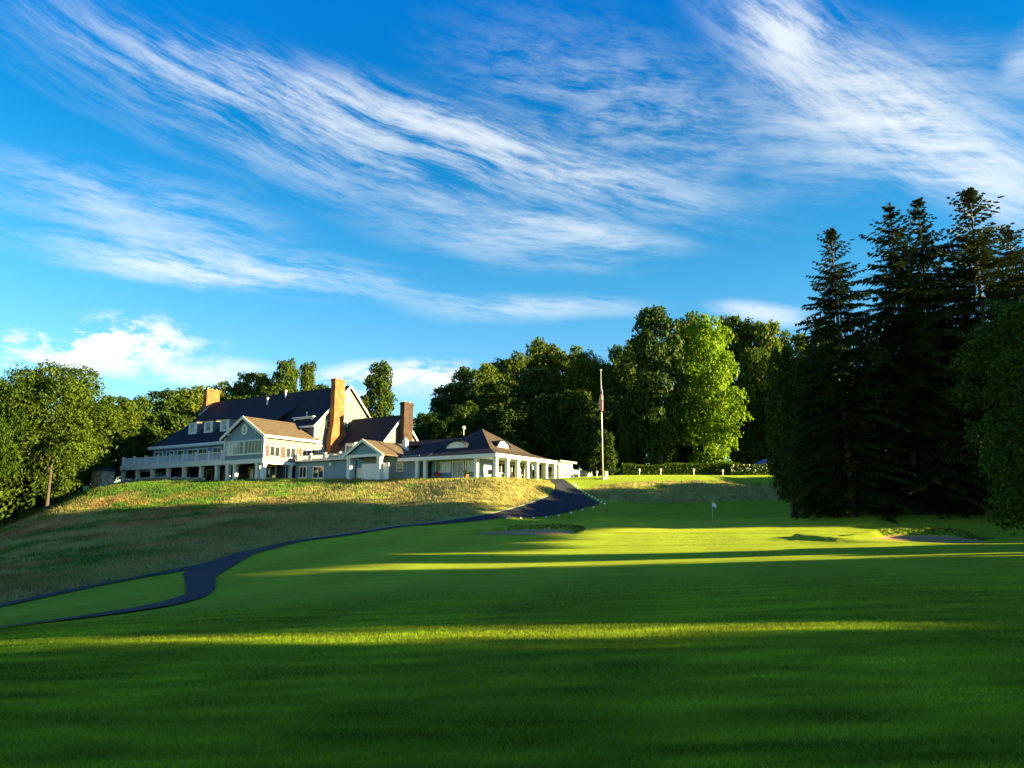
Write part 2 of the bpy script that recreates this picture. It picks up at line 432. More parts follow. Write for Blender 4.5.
# plan polygons of the unmown banks
def pl(L): return [at(*q)[:2] for q in L]
TOE = [(-200,640,24),(0,606,31),(100,583,37),(200,567,42.5),(215,559,46),(300,539,57),(400,524.5,71),(450,518.5,78),(500,512.5,82.5),(530,508.3,84.9),(549,502.6,87.3),(555,497,89.2),(556.5,490,91.5),(551,485,93.6)]
TOP = [(540,482,91.5),(496,480.5,89.5),(450,480,92.5),(412,480,97),(350,479.5,103),(265,480.5,103.5),(200,483,109),(125,485,118),(85,493,113),(52,507,106),(12,522,97),(-30,542,86),(-110,562,70),(-220,590,40)]
HILL = pl(TOE) + pl(TOP)
BANK = pl([(583,487,91.5),(603,500,87.5),(640,503,88),(700,503,89),(800,500,91),(850,500,92),(850,479,97),(800,479.5,96.5),(700,480,95),(640,480.5,94),(600,482,93)])
# ------------------------------------------------------------------ plan of the cart paths
up = [(541,480.5,97),(549,485,94),(556,490,91.5),(555,497,89),(548,503,87.2),(527,509.2,84.8),(500,514,81.9),(450,519.4,77.4),(400,525,70.8),(300,539.8,57),(240,551.5,49.5),(200,564,43.5)]
lo = [(562,480.5,97),(569,485,93.5),(580,491,90.5),(601,503,86),(580,508,84.4),(540,512.2,82.2),(500,516.8,79.8),(450,522,75.2),(400,527.1,69.2),(300,542.4,55.2),(255,553.5,48.2),(228,571,41)]
UPL = pl(up); LOL = pl(lo)
HPA = pl([(203,563,44),(150,573,40.5),(100,583,37),(40,596,33.5),(-40,613,29.5)]); HPB = pl([(196,568,42),(150,576,39.4),(100,586,36),(40,599.5,32.5),(-40,617,28.5)])
FPA = pl([(200,564,43.5),(183,572,40),(186,585,34),(186,594,31),(160,602,28.3),(100,612,25),(40,621,22),(-60,637,18)]); FPB = pl([(228,570,41.4),(214,580,36.8),(215,590,32.8),(205,600,29.5),(170,609,26.4),(110,618,23.4),(40,627.5,20.6),(-60,643,17)])
def resample(L, n):
    L = np.array(L, float); d = np.r_[0, np.cumsum(np.hypot(*np.diff(L, axis=0).T))]
    t = np.linspace(0, d[-1], n)
    P2 = np.c_[np.interp(t, d, L[:,0]), np.interp(t, d, L[:,1])]
    for _ in range(6):
        P2[1:-1] = .25*P2[:-2]+.5*P2[1:-1]+.25*P2[2:]
    return P2
PATHS = [[tuple(p) for p in resample(A, 60)]+[tuple(p) for p in resample(B, 60)[::-1]] for A, B in ((UPL, LOL), (HPA, HPB), (FPA, FPB))]
def path_mask(x, y):
    m = np.zeros(np.shape(x), bool)
    for p in PATHS: m |= in_poly(x, y, p)
    return m
def rough_mask(x, y):
    return (in_poly(x, y, HILL) | in_poly(x, y, BANK)) & ~path_mask(x, y)
def rough_colour(x, y):
    """straw, green and rust patches of unmown grass"""
    n1 = fbm(x*.16+3, y*.22+9, 4); n2 = fbm(x*.5+40, y*.5+7, 3)
    straw = np.array([.34,.27,.11]); green = np.array([.055,.135,.02]); rust = np.array([.34,.15,.07])
    left = sstep(-14, -34, x)                                  # the left part of the hill is patchier
    gw = np.clip(sstep(.42, .62, n1)*.9*left + .22 + .55*sstep(.55,.72,n2)*(1-left), 0, 1)
    # the lush green belt below the terrace
    top = np.exp(-((y-(101-.30*(x+40)))/11.0)**2)*sstep(-12,-26,x)
    gw = np.clip(np.maximum(gw, 1.1*top*sstep(.2,.42,n1)), 0, 1)
    rw = np.clip(sstep(.44, .58, fbm(x*.2+70, y*.25+21, 4))*left*(1-top*.8), 0, 1)
    c = straw[None]*(1-.28*sstep(93, 99, y-.12*(x+5)))[:,None]*(1-gw)[:,None] + green[None]*gw[:,None]
    c = c*(1-.75*rw)[:,None] + rust[None]*(.75*rw)[:,None]
    c *= (.60+.80*n2)[:,None]
    return c
FAIR = np.array([.135,.205,.008]); GREEN = np.array([.185,.25,.014]); SEMI = np.array([.07,.145,.006])
def sward(x, y):
    n = len(x)
    c = np.repeat(FAIR[None], n, 0)
    m = fbm(x*.05+5, y*.16+2, 4)
    c = c*(.8+.4*m)[:,None]
    # mown bands running to the green
    c = c*(1+.10*np.tanh(4*np.sin((x-.18*y)*1.05)))[:,None]
    e = ell(x, y, (16, 71), 21, 10.5)
    g = (1-sstep(.96, 1.02, e))[:,None]
    c = c*(1-g) + GREEN[None]*(.9+.2*m)[:,None]*g
    beyond = sstep(80.5, 82.5, y+.0*x)[:,None]
    c = c*(1-beyond) + SEMI[None]*beyond
    # darker rough under the trees on the right and left
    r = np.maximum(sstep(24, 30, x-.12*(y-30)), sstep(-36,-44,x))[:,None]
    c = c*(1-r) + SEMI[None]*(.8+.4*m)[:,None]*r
    q = rough_mask(x, y)
    if q.any(): c[q] = rough_colour(x[q], y[q])*.8
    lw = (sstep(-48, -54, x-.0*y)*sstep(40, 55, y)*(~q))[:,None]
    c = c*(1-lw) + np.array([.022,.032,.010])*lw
    return c

def axis(lo, hi, step, far, grow=1.16):
    a = list(np.arange(lo, hi+1e-6, step)); s = step
    L = [a[0]]; 
    while L[-1] > -far: s *= grow; L.append(L[-1]-s)
    s = step; R = [a[-1]]
    while R[-1] < far: s *= grow; R.append(R[-1]+s)
    return np.array(L[::-1][:-1] + a + R[1:])
gx = axis(-66, 42, .42, 2500); gy = axis(2, 120, .42, 2500)
GX, GY = np.meshgrid(gx, gy)
GZ = ground(GX, GY)
rm = rough_mask(GX.ravel(), GY.ravel()).reshape(GX.shape)
pd = np.full(GX.shape, 9.0); zone = (np.abs(GX) < 90) & (GY > 10) & (GY < 110)
for e_ in (UPL, LOL, HPA, FPA): pd[zone] = np.minimum(pd[zone], seg_dist(GX[zone], GY[zone], [tuple(p) for p in resample(e_, 40)]))
GZ = GZ + rm*sstep(.5, 3.0, pd)*(.22*(fbm(GX*.9, GY*.9, 3)-.5) + .5*(fbm(GX*.16+50, GY*.16, 2)-.5))
nx, ny = len(gx), len(gy)
idx = np.arange(nx*ny).reshape(ny, nx)
quads = np.stack([idx[:-1,:-1], idx[:-1,1:], idx[1:,1:], idx[1:,:-1]], -1).reshape(-1, 4)
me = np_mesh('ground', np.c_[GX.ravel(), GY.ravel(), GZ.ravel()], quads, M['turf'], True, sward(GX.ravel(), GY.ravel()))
go = bpy.data.objects.new('ground', me); COL.objects.link(go); tag(go, kind='structure')

def gridz(x, y):
    """height of the actual ground mesh (bilinear)"""
    x = np.asarray(x, float); y = np.asarray(y, float)
    i = np.clip(np.searchsorted(gx, x)-1, 0, nx-2); j = np.clip(np.searchsorted(gy, y)-1, 0, ny-2)
    fx = (x-gx[i])/(gx[i+1]-gx[i]); fy = (y-gy[j])/(gy[j+1]-gy[j])
    return (GZ[j,i]*(1-fx)+GZ[j,i+1]*fx)*(1-fy) + (GZ[j+1,i]*(1-fx)+GZ[j+1,i+1]*fx)*fy
def gg(x, y): return float(gridz(np.array([x]), np.array([y]))[0])

# ------------------------------------------------------------------ cart paths
def strip(name, A, B, n, m, dz, mat):
    """surface between two plan polylines A and B, draped on the ground"""
    A = resample(A, n); B = resample(B, n)
    t = np.linspace(0, 1, m)
    G = A[:,None]*(1-t)[None,:,None] + B[:,None]*t[None,:,None]
    z = gridz(G[...,0], G[...,1]) + dz
    V = np.c_[G[...,0].ravel(), G[...,1].ravel(), z.ravel()]
    I = np.arange(n*m).reshape(n, m)
    Fq = np.stack([I[:-1,:-1], I[:-1,1:], I[1:,1:], I[1:,:-1]], -1).reshape(-1, 4)
    me = np_mesh(name, V, Fq, mat, True)
    if me.polygons[0].normal.z < 0: me.flip_normals()
    o = bpy.data.objects.new(name, me); COL.objects.link(o); tag(o, kind='structure')
    return o
strip('cart_path', UPL, LOL, 320, 9, .045, M['asphalt'])
# fork: along the hill foot to the left, and down across the fairway
strip('hillside_path', HPA, HPB, 120, 6, .041, M['asphalt'])
strip('fairway_path', FPA, FPB, 140, 7, .049, M['asphalt'])

# kerb of pale setts along the inside of the main path
def rail_mesh(name, line, w, h, mat, n):
    L = resample(line, n); z = gridz(L[:,0], L[:,1])
    d = np.gradient(L, axis=0); d /= np.hypot(d[:,0], d[:,1])[:,None]; nrm = np.c_[-d[:,1], d[:,0]]
    a = L-nrm*w/2; b = L+nrm*w/2
    V = np.concatenate([np.c_[a, z-.1], np.c_[a, z+h], np.c_[b, z+h], np.c_[b, z-.1]])
    i = np.arange(n-1)
    Fq = np.concatenate([np.stack([i+k*n, i+1+k*n, i+1+(k+1)*n, i+(k+1)*n], -1) for k in range(3)])
    me = np_mesh(name, V, Fq, mat); o = bpy.data.objects.new(name, me); COL.objects.link(o); tag(o, kind='structure'); return o
rail_mesh('path_kerb', pl(up[4:10]), .14, .06, M['concrete'], 160)

# white marker stones along the outer edge of the path
def stone_mesh():
    s = MB(); s.smooth = False; random.seed(4)
    s.ball((0,0,.06), .13, 7, 5, .8)
    s.v = [(x*(1+.2*math.sin(9*y+5*x)), y*(1+.15*math.cos(7*x)), z) for x, y, z in s.v]
    return s.mesh('marker_stone', M['stone_white'])
stm = stone_mesh()
edge = resample(pl([(570,485.5,93.3),(581,490,90.6),(592,497,88.2),(602,503,86)]), 12)
edge2 = resample(pl([(602,504.5,85.6),(590,508,84.4),(560,511.5,82.8),(505,517,80)]), 9)
for i, (x, y) in enumerate(list(edge) + list(edge2[1:])):
    o = bpy.data.objects.new('marker_stone', stm); COL.objects.link(o)
    o.location = (x+.25, y-.1, gg(x+.25, y-.1)+.03); o.rotation_euler = (0,0,i*1.7)
    if i < 12: tag(o, 'small white stone in the row edging the asphalt path up the bank', 'stone', 'white stones up the bank side of the path')
    else: tag(o, 'small white stone spaced along the near edge of the asphalt bend', 'stone', 'white stones along the near side of the bend')

# sand
def sand(name, c, rx, ry, rot):
    x, y = np.meshgrid(np.linspace(-1.12, 1.12, 70), np.linspace(-1.12, 1.12, 50))
    ca, sa = math.cos(rot), math.sin(rot)
    X = c[0]+x*rx*ca-y*ry*sa; Y = c[1]+x*rx*sa+y*ry*ca
    e = ell(X, Y, c, rx, ry, rot)
    Z = gridz(X, Y)+.03
    I = np.arange(X.size).reshape(X.shape)
    Fq = np.stack([I[:-1,:-1], I[:-1,1:], I[1:,1:], I[1:,:-1]], -1).reshape(-1, 4)
    Fq = Fq[(e.ravel()[Fq] < .93).all(1)]
    me = np_mesh(name, np.c_[X.ravel(), Y.ravel(), Z.ravel()], Fq, M['sand'], True)
    o = bpy.data.objects.new(name, me); COL.objects.link(o); tag(o, kind='structure')
sand('bunker_sand', BUNK_R, 4.0, 2.8, .10)
sand('bunker_sand', BUNK_L, 4.2, 2.3, -.10)

# ------------------------------------------------------------------ unmown grass of the banks
def meadow():
    rng = np.random.default_rng(11); XS = []; YS = []
    for poly, dens in ((HILL, 34), (BANK, 30)):
        p = np.array(poly); lo_ = p.min(0); hi_ = p.max(0)
        n = int((hi_-lo_).prod()*dens); x = rng.uniform(lo_[0], hi_[0], n); y = rng.uniform(lo_[1], hi_[1], n)
        k = in_poly(x, y, poly); x = x[k]; y = y[k]
        k = (x > -75) & ~path_mask(x, y); XS.append(x[k]); YS.append(y[k])
    for c, rx, ry, rot in ((BUNK_R, 4.0, 2.8, .10), (BUNK_L, 4.2, 2.3, -.10)):
        x = rng.uniform(c[0]-rx*1.4, c[0]+rx*1.4, 9000); y = rng.uniform(c[1]-ry*.3, c[1]+ry*1.5, 9000)
        e = ell(x, y, c, rx, ry, rot); k = (e > .93) & (e < 1.18) & (x > c[0]-rx*.45); XS.append(x[k]); YS.append(y[k])
    x = np.concatenate(XS); y = np.concatenate(YS); n = len(x)
    z = gridz(x, y)
    h = rng.uniform(.10, .34, n)*(.55+.9*fbm(x*.7, y*.7, 3)); w = rng.uniform(.03, .07, n)
    h = np.where((ell(x, y, BUNK_R, 4.0, 2.8, .10) < 1.3) | (ell(x, y, BUNK_L, 4.2, 2.3, -.10) < 1.3), h*.35, h)
    an = rng.uniform(0, 2*math.pi, n); ln = rng.uniform(.1, .7, n)*h; la = rng.normal(2.6, .7, n)
    dx, dy = np.cos(an)*w, np.sin(an)*w
    v0 = np.c_[x-dx, y-dy, z-.03]; v1 = np.c_[x+dx, y+dy, z-.03]
    v2 = np.c_[x+np.cos(la)*ln, y+np.sin(la)*ln, z+h]
    V = np.stack([v0, v1, v2], 1).reshape(-1, 3); Fq = np.arange(n*3).reshape(n, 3)
    c = rough_colour(x, y)*rng.uniform(.8, 1.25, n)[:,None]
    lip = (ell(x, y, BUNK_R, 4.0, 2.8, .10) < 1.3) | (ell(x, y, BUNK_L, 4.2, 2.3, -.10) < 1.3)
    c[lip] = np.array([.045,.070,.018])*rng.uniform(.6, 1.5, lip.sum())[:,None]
    o = bpy.data.objects.new('meadow_grass', np_mesh('meadow_grass', V, Fq, M['blade'], False, np.repeat(c, 3, 0)))
    COL.objects.link(o); tag(o, 'long unmown straw and green grass on the banks below the clubhouse', 'grass', kind='stuff')
meadow()
def near_grass():
    rng = np.random.default_rng(21); n = 640000
    y = 3.2*(28/3.2)**rng.random(n); y = y[rng.random(n) > sstep(9, 28, y)]; n = len(y); x = (rng.random(n)*2-1)*(.74*y+.3)
    k = ~rough_mask(x, y) & ~path_mask(x, y) & (ell(x, y, BUNK_R, 4.0, 2.8, .10) > 1.0) & (ell(x, y, BUNK_L, 4.2, 2.3, -.10) > 1.0) & (x > -52)
    x = x[k]; y = y[k]
    n = len(x)
    z = gridz(x, y); h = rng.uniform(.018, .042, n)*(1-.35*(ell(x, y, (16, 71), 21, 10.5) < 1)); w = rng.uniform(.0018, .0035, n)*(.7+y*.10)
    an = rng.uniform(0, 6.283, n); la = rng.uniform(0, 6.283, n); ln = h*rng.uniform(.2, 1.0, n)
    v0 = np.c_[x-np.cos(an)*w, y-np.sin(an)*w, z-.004]; v1 = np.c_[x+np.cos(an)*w, y+np.sin(an)*w, z-.004]; v2 = np.c_[x+np.cos(la)*ln, y+np.sin(la)*ln, z+h]
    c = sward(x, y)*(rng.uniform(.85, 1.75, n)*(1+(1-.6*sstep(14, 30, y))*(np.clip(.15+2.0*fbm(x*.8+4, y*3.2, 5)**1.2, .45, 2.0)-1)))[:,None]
    V = np.stack([v0,v1,v2],1).reshape(-1,3)
    o = bpy.data.objects.new('fairway_grass', np_mesh('fairway_grass', V, np.arange(3*n).reshape(n,3), M['blade'], False, np.repeat(c, 3, 0)))
    COL.objects.link(o); tag(o, 'short mown blades of the fairway in the foreground', 'grass', kind='stuff')
near_grass()

# ------------------------------------------------------------------ trees
def crown_np(seed, R, H, nleaf, leaf, nlobe, prof='oak', lobe=(.20,.34), low=.12):
    """leaf clumps on the skins of many lobes; built in metres, returned with unit radius and unit height"""
    rng = np.random.default_rng(seed); P_ = []; Nn = []
    lean = rng.uniform(-.12, .12, 2)
    for i in range(nlobe):
        t = ((i+.5)/nlobe)**.9+rng.uniform(-.05,.05); t = min(max(t, .02), .98)
        if prof == 'oak': r = math.sqrt(max(.05, 1-((t-.42)/.64)**2))
        elif prof == 'cone': r = max(.10, (1-t)**.7*min(1, .5+t*3.2))
        else: r = math.sqrt(max(.05, 1-((t-.48)/.56)**2))**.8
        a = i*2.39996+rng.uniform(-.6,.6)
        rr = r*rng.uniform(.35,.88)
        s = rng.uniform(*lobe)*(.6+.5*r)*R
        c = np.array([rr*R*math.cos(a)+lean[0]*t*R, rr*R*math.sin(a)+lean[1]*t*R, H*(low+(1-low)*t*.93)])
        k = max(24, int(nleaf/nlobe*(s/(.3*R))**2))
        d = rng.normal(size=(k,3)); d /= np.linalg.norm(d,axis=1)[:,None]
        fl = (d[:,2] < -.35) & (rng.random(k) < .55); d[:,2] = np.where(fl, -d[:,2], d[:,2])
        q = .55+.5*rng.random(k)**.5
        f1, f2, f3 = rng.uniform(3,8,3)
        q = q*(1+.20*np.sin(f1*d[:,0]+f2*d[:,1]+i)+.16*np.sin(f3*d[:,2]+5*d[:,0]))
        P_.append(c+d*np.array([1,1,.78])*(s*q)[:,None]); Nn.append(d)
    k = int(nleaf*.2)
    d = rng.normal(size=(k,3)); d /= np.linalg.norm(d,axis=1)[:,None]
    t = .06+.76*rng.random(k)
    rr = np.sqrt(np.clip(1-((t-.42)/.62)**2, .02, 1))*.6 if prof != 'cone' else np.clip((1-t)**.75, .05, 1)*.5
    P_.append(np.c_[d[:,0]*rr*R, d[:,1]*rr*R, H*(low+(1-low)*t)]); Nn.append(d)
    p = np.concatenate(P_); nn = np.concatenate(Nn); m = len(p)
    nn = nn*.7+rng.normal(size=(m,3))*.5+np.array([0,0,.3]); nn /= np.linalg.norm(nn,axis=1)[:,None]
    t = np.cross(nn, rng.normal(size=(m,3))); t /= np.linalg.norm(t,axis=1)[:,None]; b = np.cross(nn, t)
    L = leaf*rng.uniform(.55,1.4,m)[:,None]; Wd = L*rng.uniform(.5,.85,m)[:,None]
    v0 = p-t*L*.5; v1 = p+b*Wd*.5+nn*L*.14; v2 = p+t*L*.5; v3 = p-b*Wd*.5+nn*L*.14
    V = np.stack([v0,v1,v2,v3],1).reshape(-1,3)
    V[:,:2] /= np.percentile(np.hypot(V[:,0],V[:,1]), 99.7)
    zl, zh = V[:,2].min(), V[:,2].max()
    V[:,2] = low*.75+(V[:,2]-zl)/(zh-zl)*(1-low*.75)
    return V, np.arange(m*4).reshape(m,4)

CV = {}
def variant(key, mat, *a, **k):
    V, Fq = crown_np(*a, **k); CV[key] = np_mesh('crown', V, Fq, mat)
for i in range(4):
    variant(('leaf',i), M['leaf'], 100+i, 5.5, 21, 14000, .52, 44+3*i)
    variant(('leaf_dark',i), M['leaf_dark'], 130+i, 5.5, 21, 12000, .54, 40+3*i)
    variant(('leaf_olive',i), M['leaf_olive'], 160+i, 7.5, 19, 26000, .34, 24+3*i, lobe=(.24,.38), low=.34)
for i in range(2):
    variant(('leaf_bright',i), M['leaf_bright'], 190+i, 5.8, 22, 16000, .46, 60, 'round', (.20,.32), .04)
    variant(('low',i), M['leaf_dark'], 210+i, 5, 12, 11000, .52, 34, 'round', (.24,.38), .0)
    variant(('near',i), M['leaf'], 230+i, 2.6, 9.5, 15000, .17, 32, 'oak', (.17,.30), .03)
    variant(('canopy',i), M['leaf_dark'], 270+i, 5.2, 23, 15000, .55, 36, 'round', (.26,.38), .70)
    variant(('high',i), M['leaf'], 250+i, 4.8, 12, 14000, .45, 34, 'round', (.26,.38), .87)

def trunk_mesh(seed, mat, limbs=5):
    """unit height trunk with limbs reaching into the crown; radius in units of the height"""
    rnd = random.Random(seed); s = MB(); s.smooth = True
    pts = [(0,0,-.03),(rnd.uniform(-.006,.006),0,.06),(rnd.uniform(-.012,.012),rnd.uniform(-.012,.012),.3),(rnd.uniform(-.02,.02),rnd.uniform(-.02,.02),.55),(rnd.uniform(-.03,.03),rnd.uniform(-.03,.03),.85)]
    s.tube(pts, [.034,.024,.018,.012,.003], 9)
    for k in range(limbs):
        a = k*2.4+rnd.random(); z0 = .24+.09*k; L = .20-.012*k
        p0 = Vector((pts[2][0]*.8, pts[2][1]*.8, z0))
        p1 = p0+Vector((math.cos(a)*L*.5, math.sin(a)*L*.5, .07)); p2 = p0+Vector((math.cos(a)*L, math.sin(a)*L, .17))
        s.tube([p0,p1,p2],[.009,.006,.002],6)
    return s.mesh('trunk', mat)
TV = [trunk_mesh(i, M['bark']) for i in range(3)]; TVP = trunk_mesh(9, M['bark_pale'])

TREE_N = [0]
def tree(name, x, y, H, R, key, label, group=None, cat='tree', trunk=None, low=None, rz=None):
    TREE_N[0] += 1; i = TREE_N[0]
    z = gg(x, y)
    e = empty(name, (x, y, z), rz if rz is not None else i*1.37); tag(e, label, cat, group)
    ks = [k for k in CV if k[0] == key]
    c = bpy.data.objects.new('crown', CV[ks[i % len(ks)]]); COL.objects.link(c); c.parent = e
    c.location = (0, 0, H*(low or 0)); c.scale = (R, R, H*(1-(low or 0)))
    t = bpy.data.objects.new('trunk', trunk or TV[i % 3]); COL.objects.link(t); t.parent = e; t.scale = (H*.5, H*.5, H*.8)
    return e
def ptree(name, px, pytop, Y, Rpx, key, label, group=None, **kw):
    x, y, zt = at(px, pytop, Y); R = Rpx*Y/F
    return tree(name, x, y, zt-gg(x, y), R, key, label, group, **kw)

# left: the big oak at the hill's shoulder and its neighbours
ptree('oak_tree', 62, 362, 101, 62, 'leaf_olive', 'tall broad oak with golden sunlit crown at the left edge of the hill')
ptree('oak_tree', 4, 372, 97, 46, 'leaf_olive', 'sunlit oak cut by the left edge of the photo, trunk below')
ptree('oak_tree', -58, 380, 100, 52, 'leaf_olive', 'oak standing beyond the left edge of the hill', 'oaks out of sight on the left')
ptree('maple_tree', 118, 394, 128, 28, 'leaf', 'half sunlit tree between the big left oak and the clubhouse deck')
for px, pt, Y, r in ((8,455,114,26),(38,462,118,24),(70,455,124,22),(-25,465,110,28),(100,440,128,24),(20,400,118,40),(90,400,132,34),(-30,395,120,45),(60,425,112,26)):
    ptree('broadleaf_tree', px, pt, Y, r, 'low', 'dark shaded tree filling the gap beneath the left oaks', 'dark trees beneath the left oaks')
# behind the clubhouse
G1 = 'wood behind the clubhouse roof'
for px, pt, Y, r, k in ((140,398,150,22,'leaf_dark'),(165,388,162,30,'leaf_dark'),(195,386,168,30,'leaf'),(140,420,146,26,'low'),(172,410,150,26,'low'),(205,405,158,26,'low'),
                      (228,382,175,26,'leaf'),(258,370,178,26,'leaf'),(238,395,165,24,'leaf_dark'),(270,385,168,26,'leaf_dark'),(318,384,178,24,'leaf_dark')):
    ptree('broadleaf_tree', px, pt, Y, r*1.22, k, 'leafy green tree in the wood rising behind the clubhouse roof', G1)
ptree('broadleaf_tree', 288, 356, 172, 19, 'leaf', 'tallest green tree above the middle of the long dark roof')
ptree('broadleaf_tree', 308, 360, 174, 14, 'leaf', 'narrow green tree just left of the tall orange chimney')
ptree('broadleaf_tree', 379, 361, 150, 23, 'leaf_dark', 'lone dark rounded tree behind the grey gable and the brown chimney')
ptree('broadleaf_tree', 398, 418, 148, 18, 'low', 'low dark tree behind the brown brick chimney')
# hill wood behind the golf shop
G2 = 'wood behind the golf shop'
for px, pt, Y, r, k in ((425,412,150,18,'leaf_dark'),(445,386,160,24,'leaf_dark'),(466,368,165,24,'leaf_dark'),(488,362,172,22,'leaf'),(512,352,176,26,'leaf'),(540,340,182,28,'leaf'),
                      (572,346,178,26,'leaf'),(500,380,150,26,'leaf_dark'),(535,368,152,28,'leaf_dark'),(470,400,142,24,'low'),(440,412,140,22,'low'),(510,405,138,26,'low'),(550,395,140,28,'low'),
                      (600,362,175,26,'leaf'),(575,388,140,26,'low'),(592,400,134,20,'low'),(625,345,170,26,'leaf_dark'),(612,395,138,24,'low')):
    ptree('broadleaf_tree', px, pt, Y, r*1.22, k, 'dark green tree in the wood on the rise behind the golf shop', G2)
ptree('maple_tree', 583, 345, 150, 30, 'leaf_olive', 'yellow green sunlit tree top to the left of the flagpole tip')
ptree('broadleaf_tree', 601, 428, 112, 17, 'low', 'round dark shrubby tree directly behind the flagpole foot')
# right of the flagpole
ptree('broadleaf_tree', 655, 306, 117, 37, 'leaf_dark', 'tall black green tree rising highest between flagpole and bright maple')
ptree('broadleaf_tree', 637, 335, 145, 26, 'leaf_dark', 'dark tree close to the right of the flagpole')
ptree('maple_tree', 705, 311, 122, 38, 'leaf_bright', 'bright yellow green sunlit maple standing over the hedge', low=0.0)
G3 = 'green trees around the bright maple'
for px, pt, Y, r in ((690,312,150,28),(735,312,145,32),(765,318,142,30),(757,345,130,26),(790,330,150,30)):
    ptree('broadleaf_tree', px, pt, Y, r, 'leaf', 'mid green half lit tree crowding behind the bright maple', G3)
G4 = 'shaded trees low behind the hedge'
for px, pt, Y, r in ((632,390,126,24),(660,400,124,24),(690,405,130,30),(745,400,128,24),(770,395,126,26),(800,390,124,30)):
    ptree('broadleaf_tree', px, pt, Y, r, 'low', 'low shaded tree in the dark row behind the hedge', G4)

# spruces on the right
def spruce_np(seed, H, z0=1.0, slope=8.0, Rmax=5.0):
    rng = np.random.default_rng(seed); T = []
    z = z0
    while z < H-.25:
        d = H-z
        L0 = min(.50*d**.88+.10, Rmax*(.92+.08*math.sin(z*1.7)))
        nb = int(rng.integers(7, 10)) if d > 5 else 6
        a0 = rng.uniform(0, 6.28)
        for k in range(nb):
            if rng.random() < .12: continue
            a = a0+k*6.283/nb+rng.uniform(-.4,.4); L = L0*rng.uniform(.42,1.12)*(1.25 if rng.random() < .12 else 1)
            ca, sa = math.cos(a), math.sin(a)
            up_ = .62*max(0, 1-d/9)+.10+rng.uniform(-.16,.16)
            m = max(5, int(L/.24))
            s = np.linspace(.08, 1, m)*L
            zz = z+up_*s-(.085+.02*rng.random())*s**2*(1 if d > 4 else .3)+.30*(s/L)**4*min(1, L/3)+rng.uniform(-.15,.15)
            cx, cy = ca*s, sa*s
            for side in (-1, 1, -1, 1, 0):
                tl = (.30*L**.7*(1-s/L*.7)+.16)*rng.uniform(.55,1.25,m)
                fw = rng.uniform(.3,1.0,m)
                if side == 0: dx, dy = ca*.35*np.ones(m), sa*.35*np.ones(m); dz = -rng.uniform(.3,1.3,m); tl = tl*.8
                else: dx = ca*fw-sa*side; dy = sa*fw+ca*side; dz = -.55*rng.uniform(-.1,1.5,m)
                b = np.c_[cx, cy, zz]; tip = b+np.c_[dx*tl, dy*tl, dz*tl]
                wv = np.c_[ca*np.ones(m), sa*np.ones(m), .3*np.ones(m)]*(.07+.06*rng.random(m))[:,None]
                mid = b*.55+tip*.45
                T.append(np.stack([b, mid+wv, tip, mid-wv],1))
        z += rng.uniform(.40,1.15)*(.72 if d < 16 else .62)
    m = 40; an = np.arange(m)*2.4; zt = H-.035*np.arange(m)
    T.append(np.stack([np.c_[0*an,0*an,zt-.3], np.c_[.1*np.cos(an),.1*np.sin(an),zt-.12], np.c_[.16*np.cos(an),.16*np.sin(an),zt+.05], np.c_[-.02*np.sin(an),.02*np.cos(an),zt-.1]],1))
    V = np.concatenate(T).reshape(-1,3)
    return V, np.arange(len(V)).reshape(-1,4)
SP = [np_mesh('crown', *spruce_np(300+i, 29, Rmax=4.9+.3*i), M['needle']) for i in range(3)]
SPT = MB(); SPT.smooth = True; SPT.tube([(0,0,-.5),(0,0,3),(.05,0,14),(0,.05,28.6)], [.42,.36,.22,.03], 9); SPT = SPT.mesh('trunk', M['bark'])
def spruce(px, pytop, Y, Rpx, var, label, group=None):
    x, y, zt = at(px, pytop, Y); z = gg(x, y); H = zt-z
    e = empty('spruce_tree', (x, y, z), var*2.1+px); tag(e, label, 'tree', group)
    c = bpy.data.objects.new('crown', SP[var % 3]); t = bpy.data.objects.new('trunk', SPT)
    s = H/29; rs = Rpx/45*s*(1.18 if Rpx > 41 else 1.05)
    for o in (c, t): COL.objects.link(o); o.parent = e
    c.scale = (rs, rs, s); t.scale = (s, s, s)
    return e
spruce(831, 226, 65.5, 42, 0, 'leftmost tall dark spruce standing alone against the sky')
spruce(889, 202, 66.5, 44, 1, 'second tall dark spruce, left of a close pair of tops')
spruce(917, 199, 67.5, 42, 2, 'dark spruce forming the right half of the close pair of tops')
spruce(969, 186, 65, 54, 0, 'tallest and broadest spruce with sunlit right side')
spruce(1008, 226, 66.5, 52, 1, 'spruce at the right edge of the photo beside the tallest one')
for px, pt, Y, r, v in ((808,350,67,34,2),(862,335,68,40,1),(942,325,68,44,2),(1000,335,67,42,0),(900,350,68,36,0)):
    spruce(px, pt, Y, r, v, 'shorter black green spruce filling the gap between the tall spruces', 'shorter spruces between the tall ones')
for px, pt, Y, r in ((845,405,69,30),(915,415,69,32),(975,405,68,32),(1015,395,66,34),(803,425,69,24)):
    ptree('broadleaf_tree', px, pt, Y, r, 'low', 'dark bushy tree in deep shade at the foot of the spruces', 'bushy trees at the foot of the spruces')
for px, pt, Y, r in ((782,345,71,22),(797,355,70,22),(815,345,71,22),(790,400,71,24)):
    ptree('broadleaf_tree', px, pt, Y, r, 'leaf_dark', 'dark tree left of the spruces, merging into their black mass', 'dark trees left of the spruces')
for px, pt, Y, r in ((830,335,150,40),(880,340,155,40),(930,330,150,44),(985,335,150,44),(1040,330,150,46)):
    ptree('broadleaf_tree', px, pt, Y, r, 'leaf_dark', 'far dark tree glimpsed between the spruce trunks', 'far trees behind the spruces')
ptree('broadleaf_tree', 828, 324, 110.6, 34, 'leaf_dark', 'dark leafy tree close behind the leftmost tall spruce')
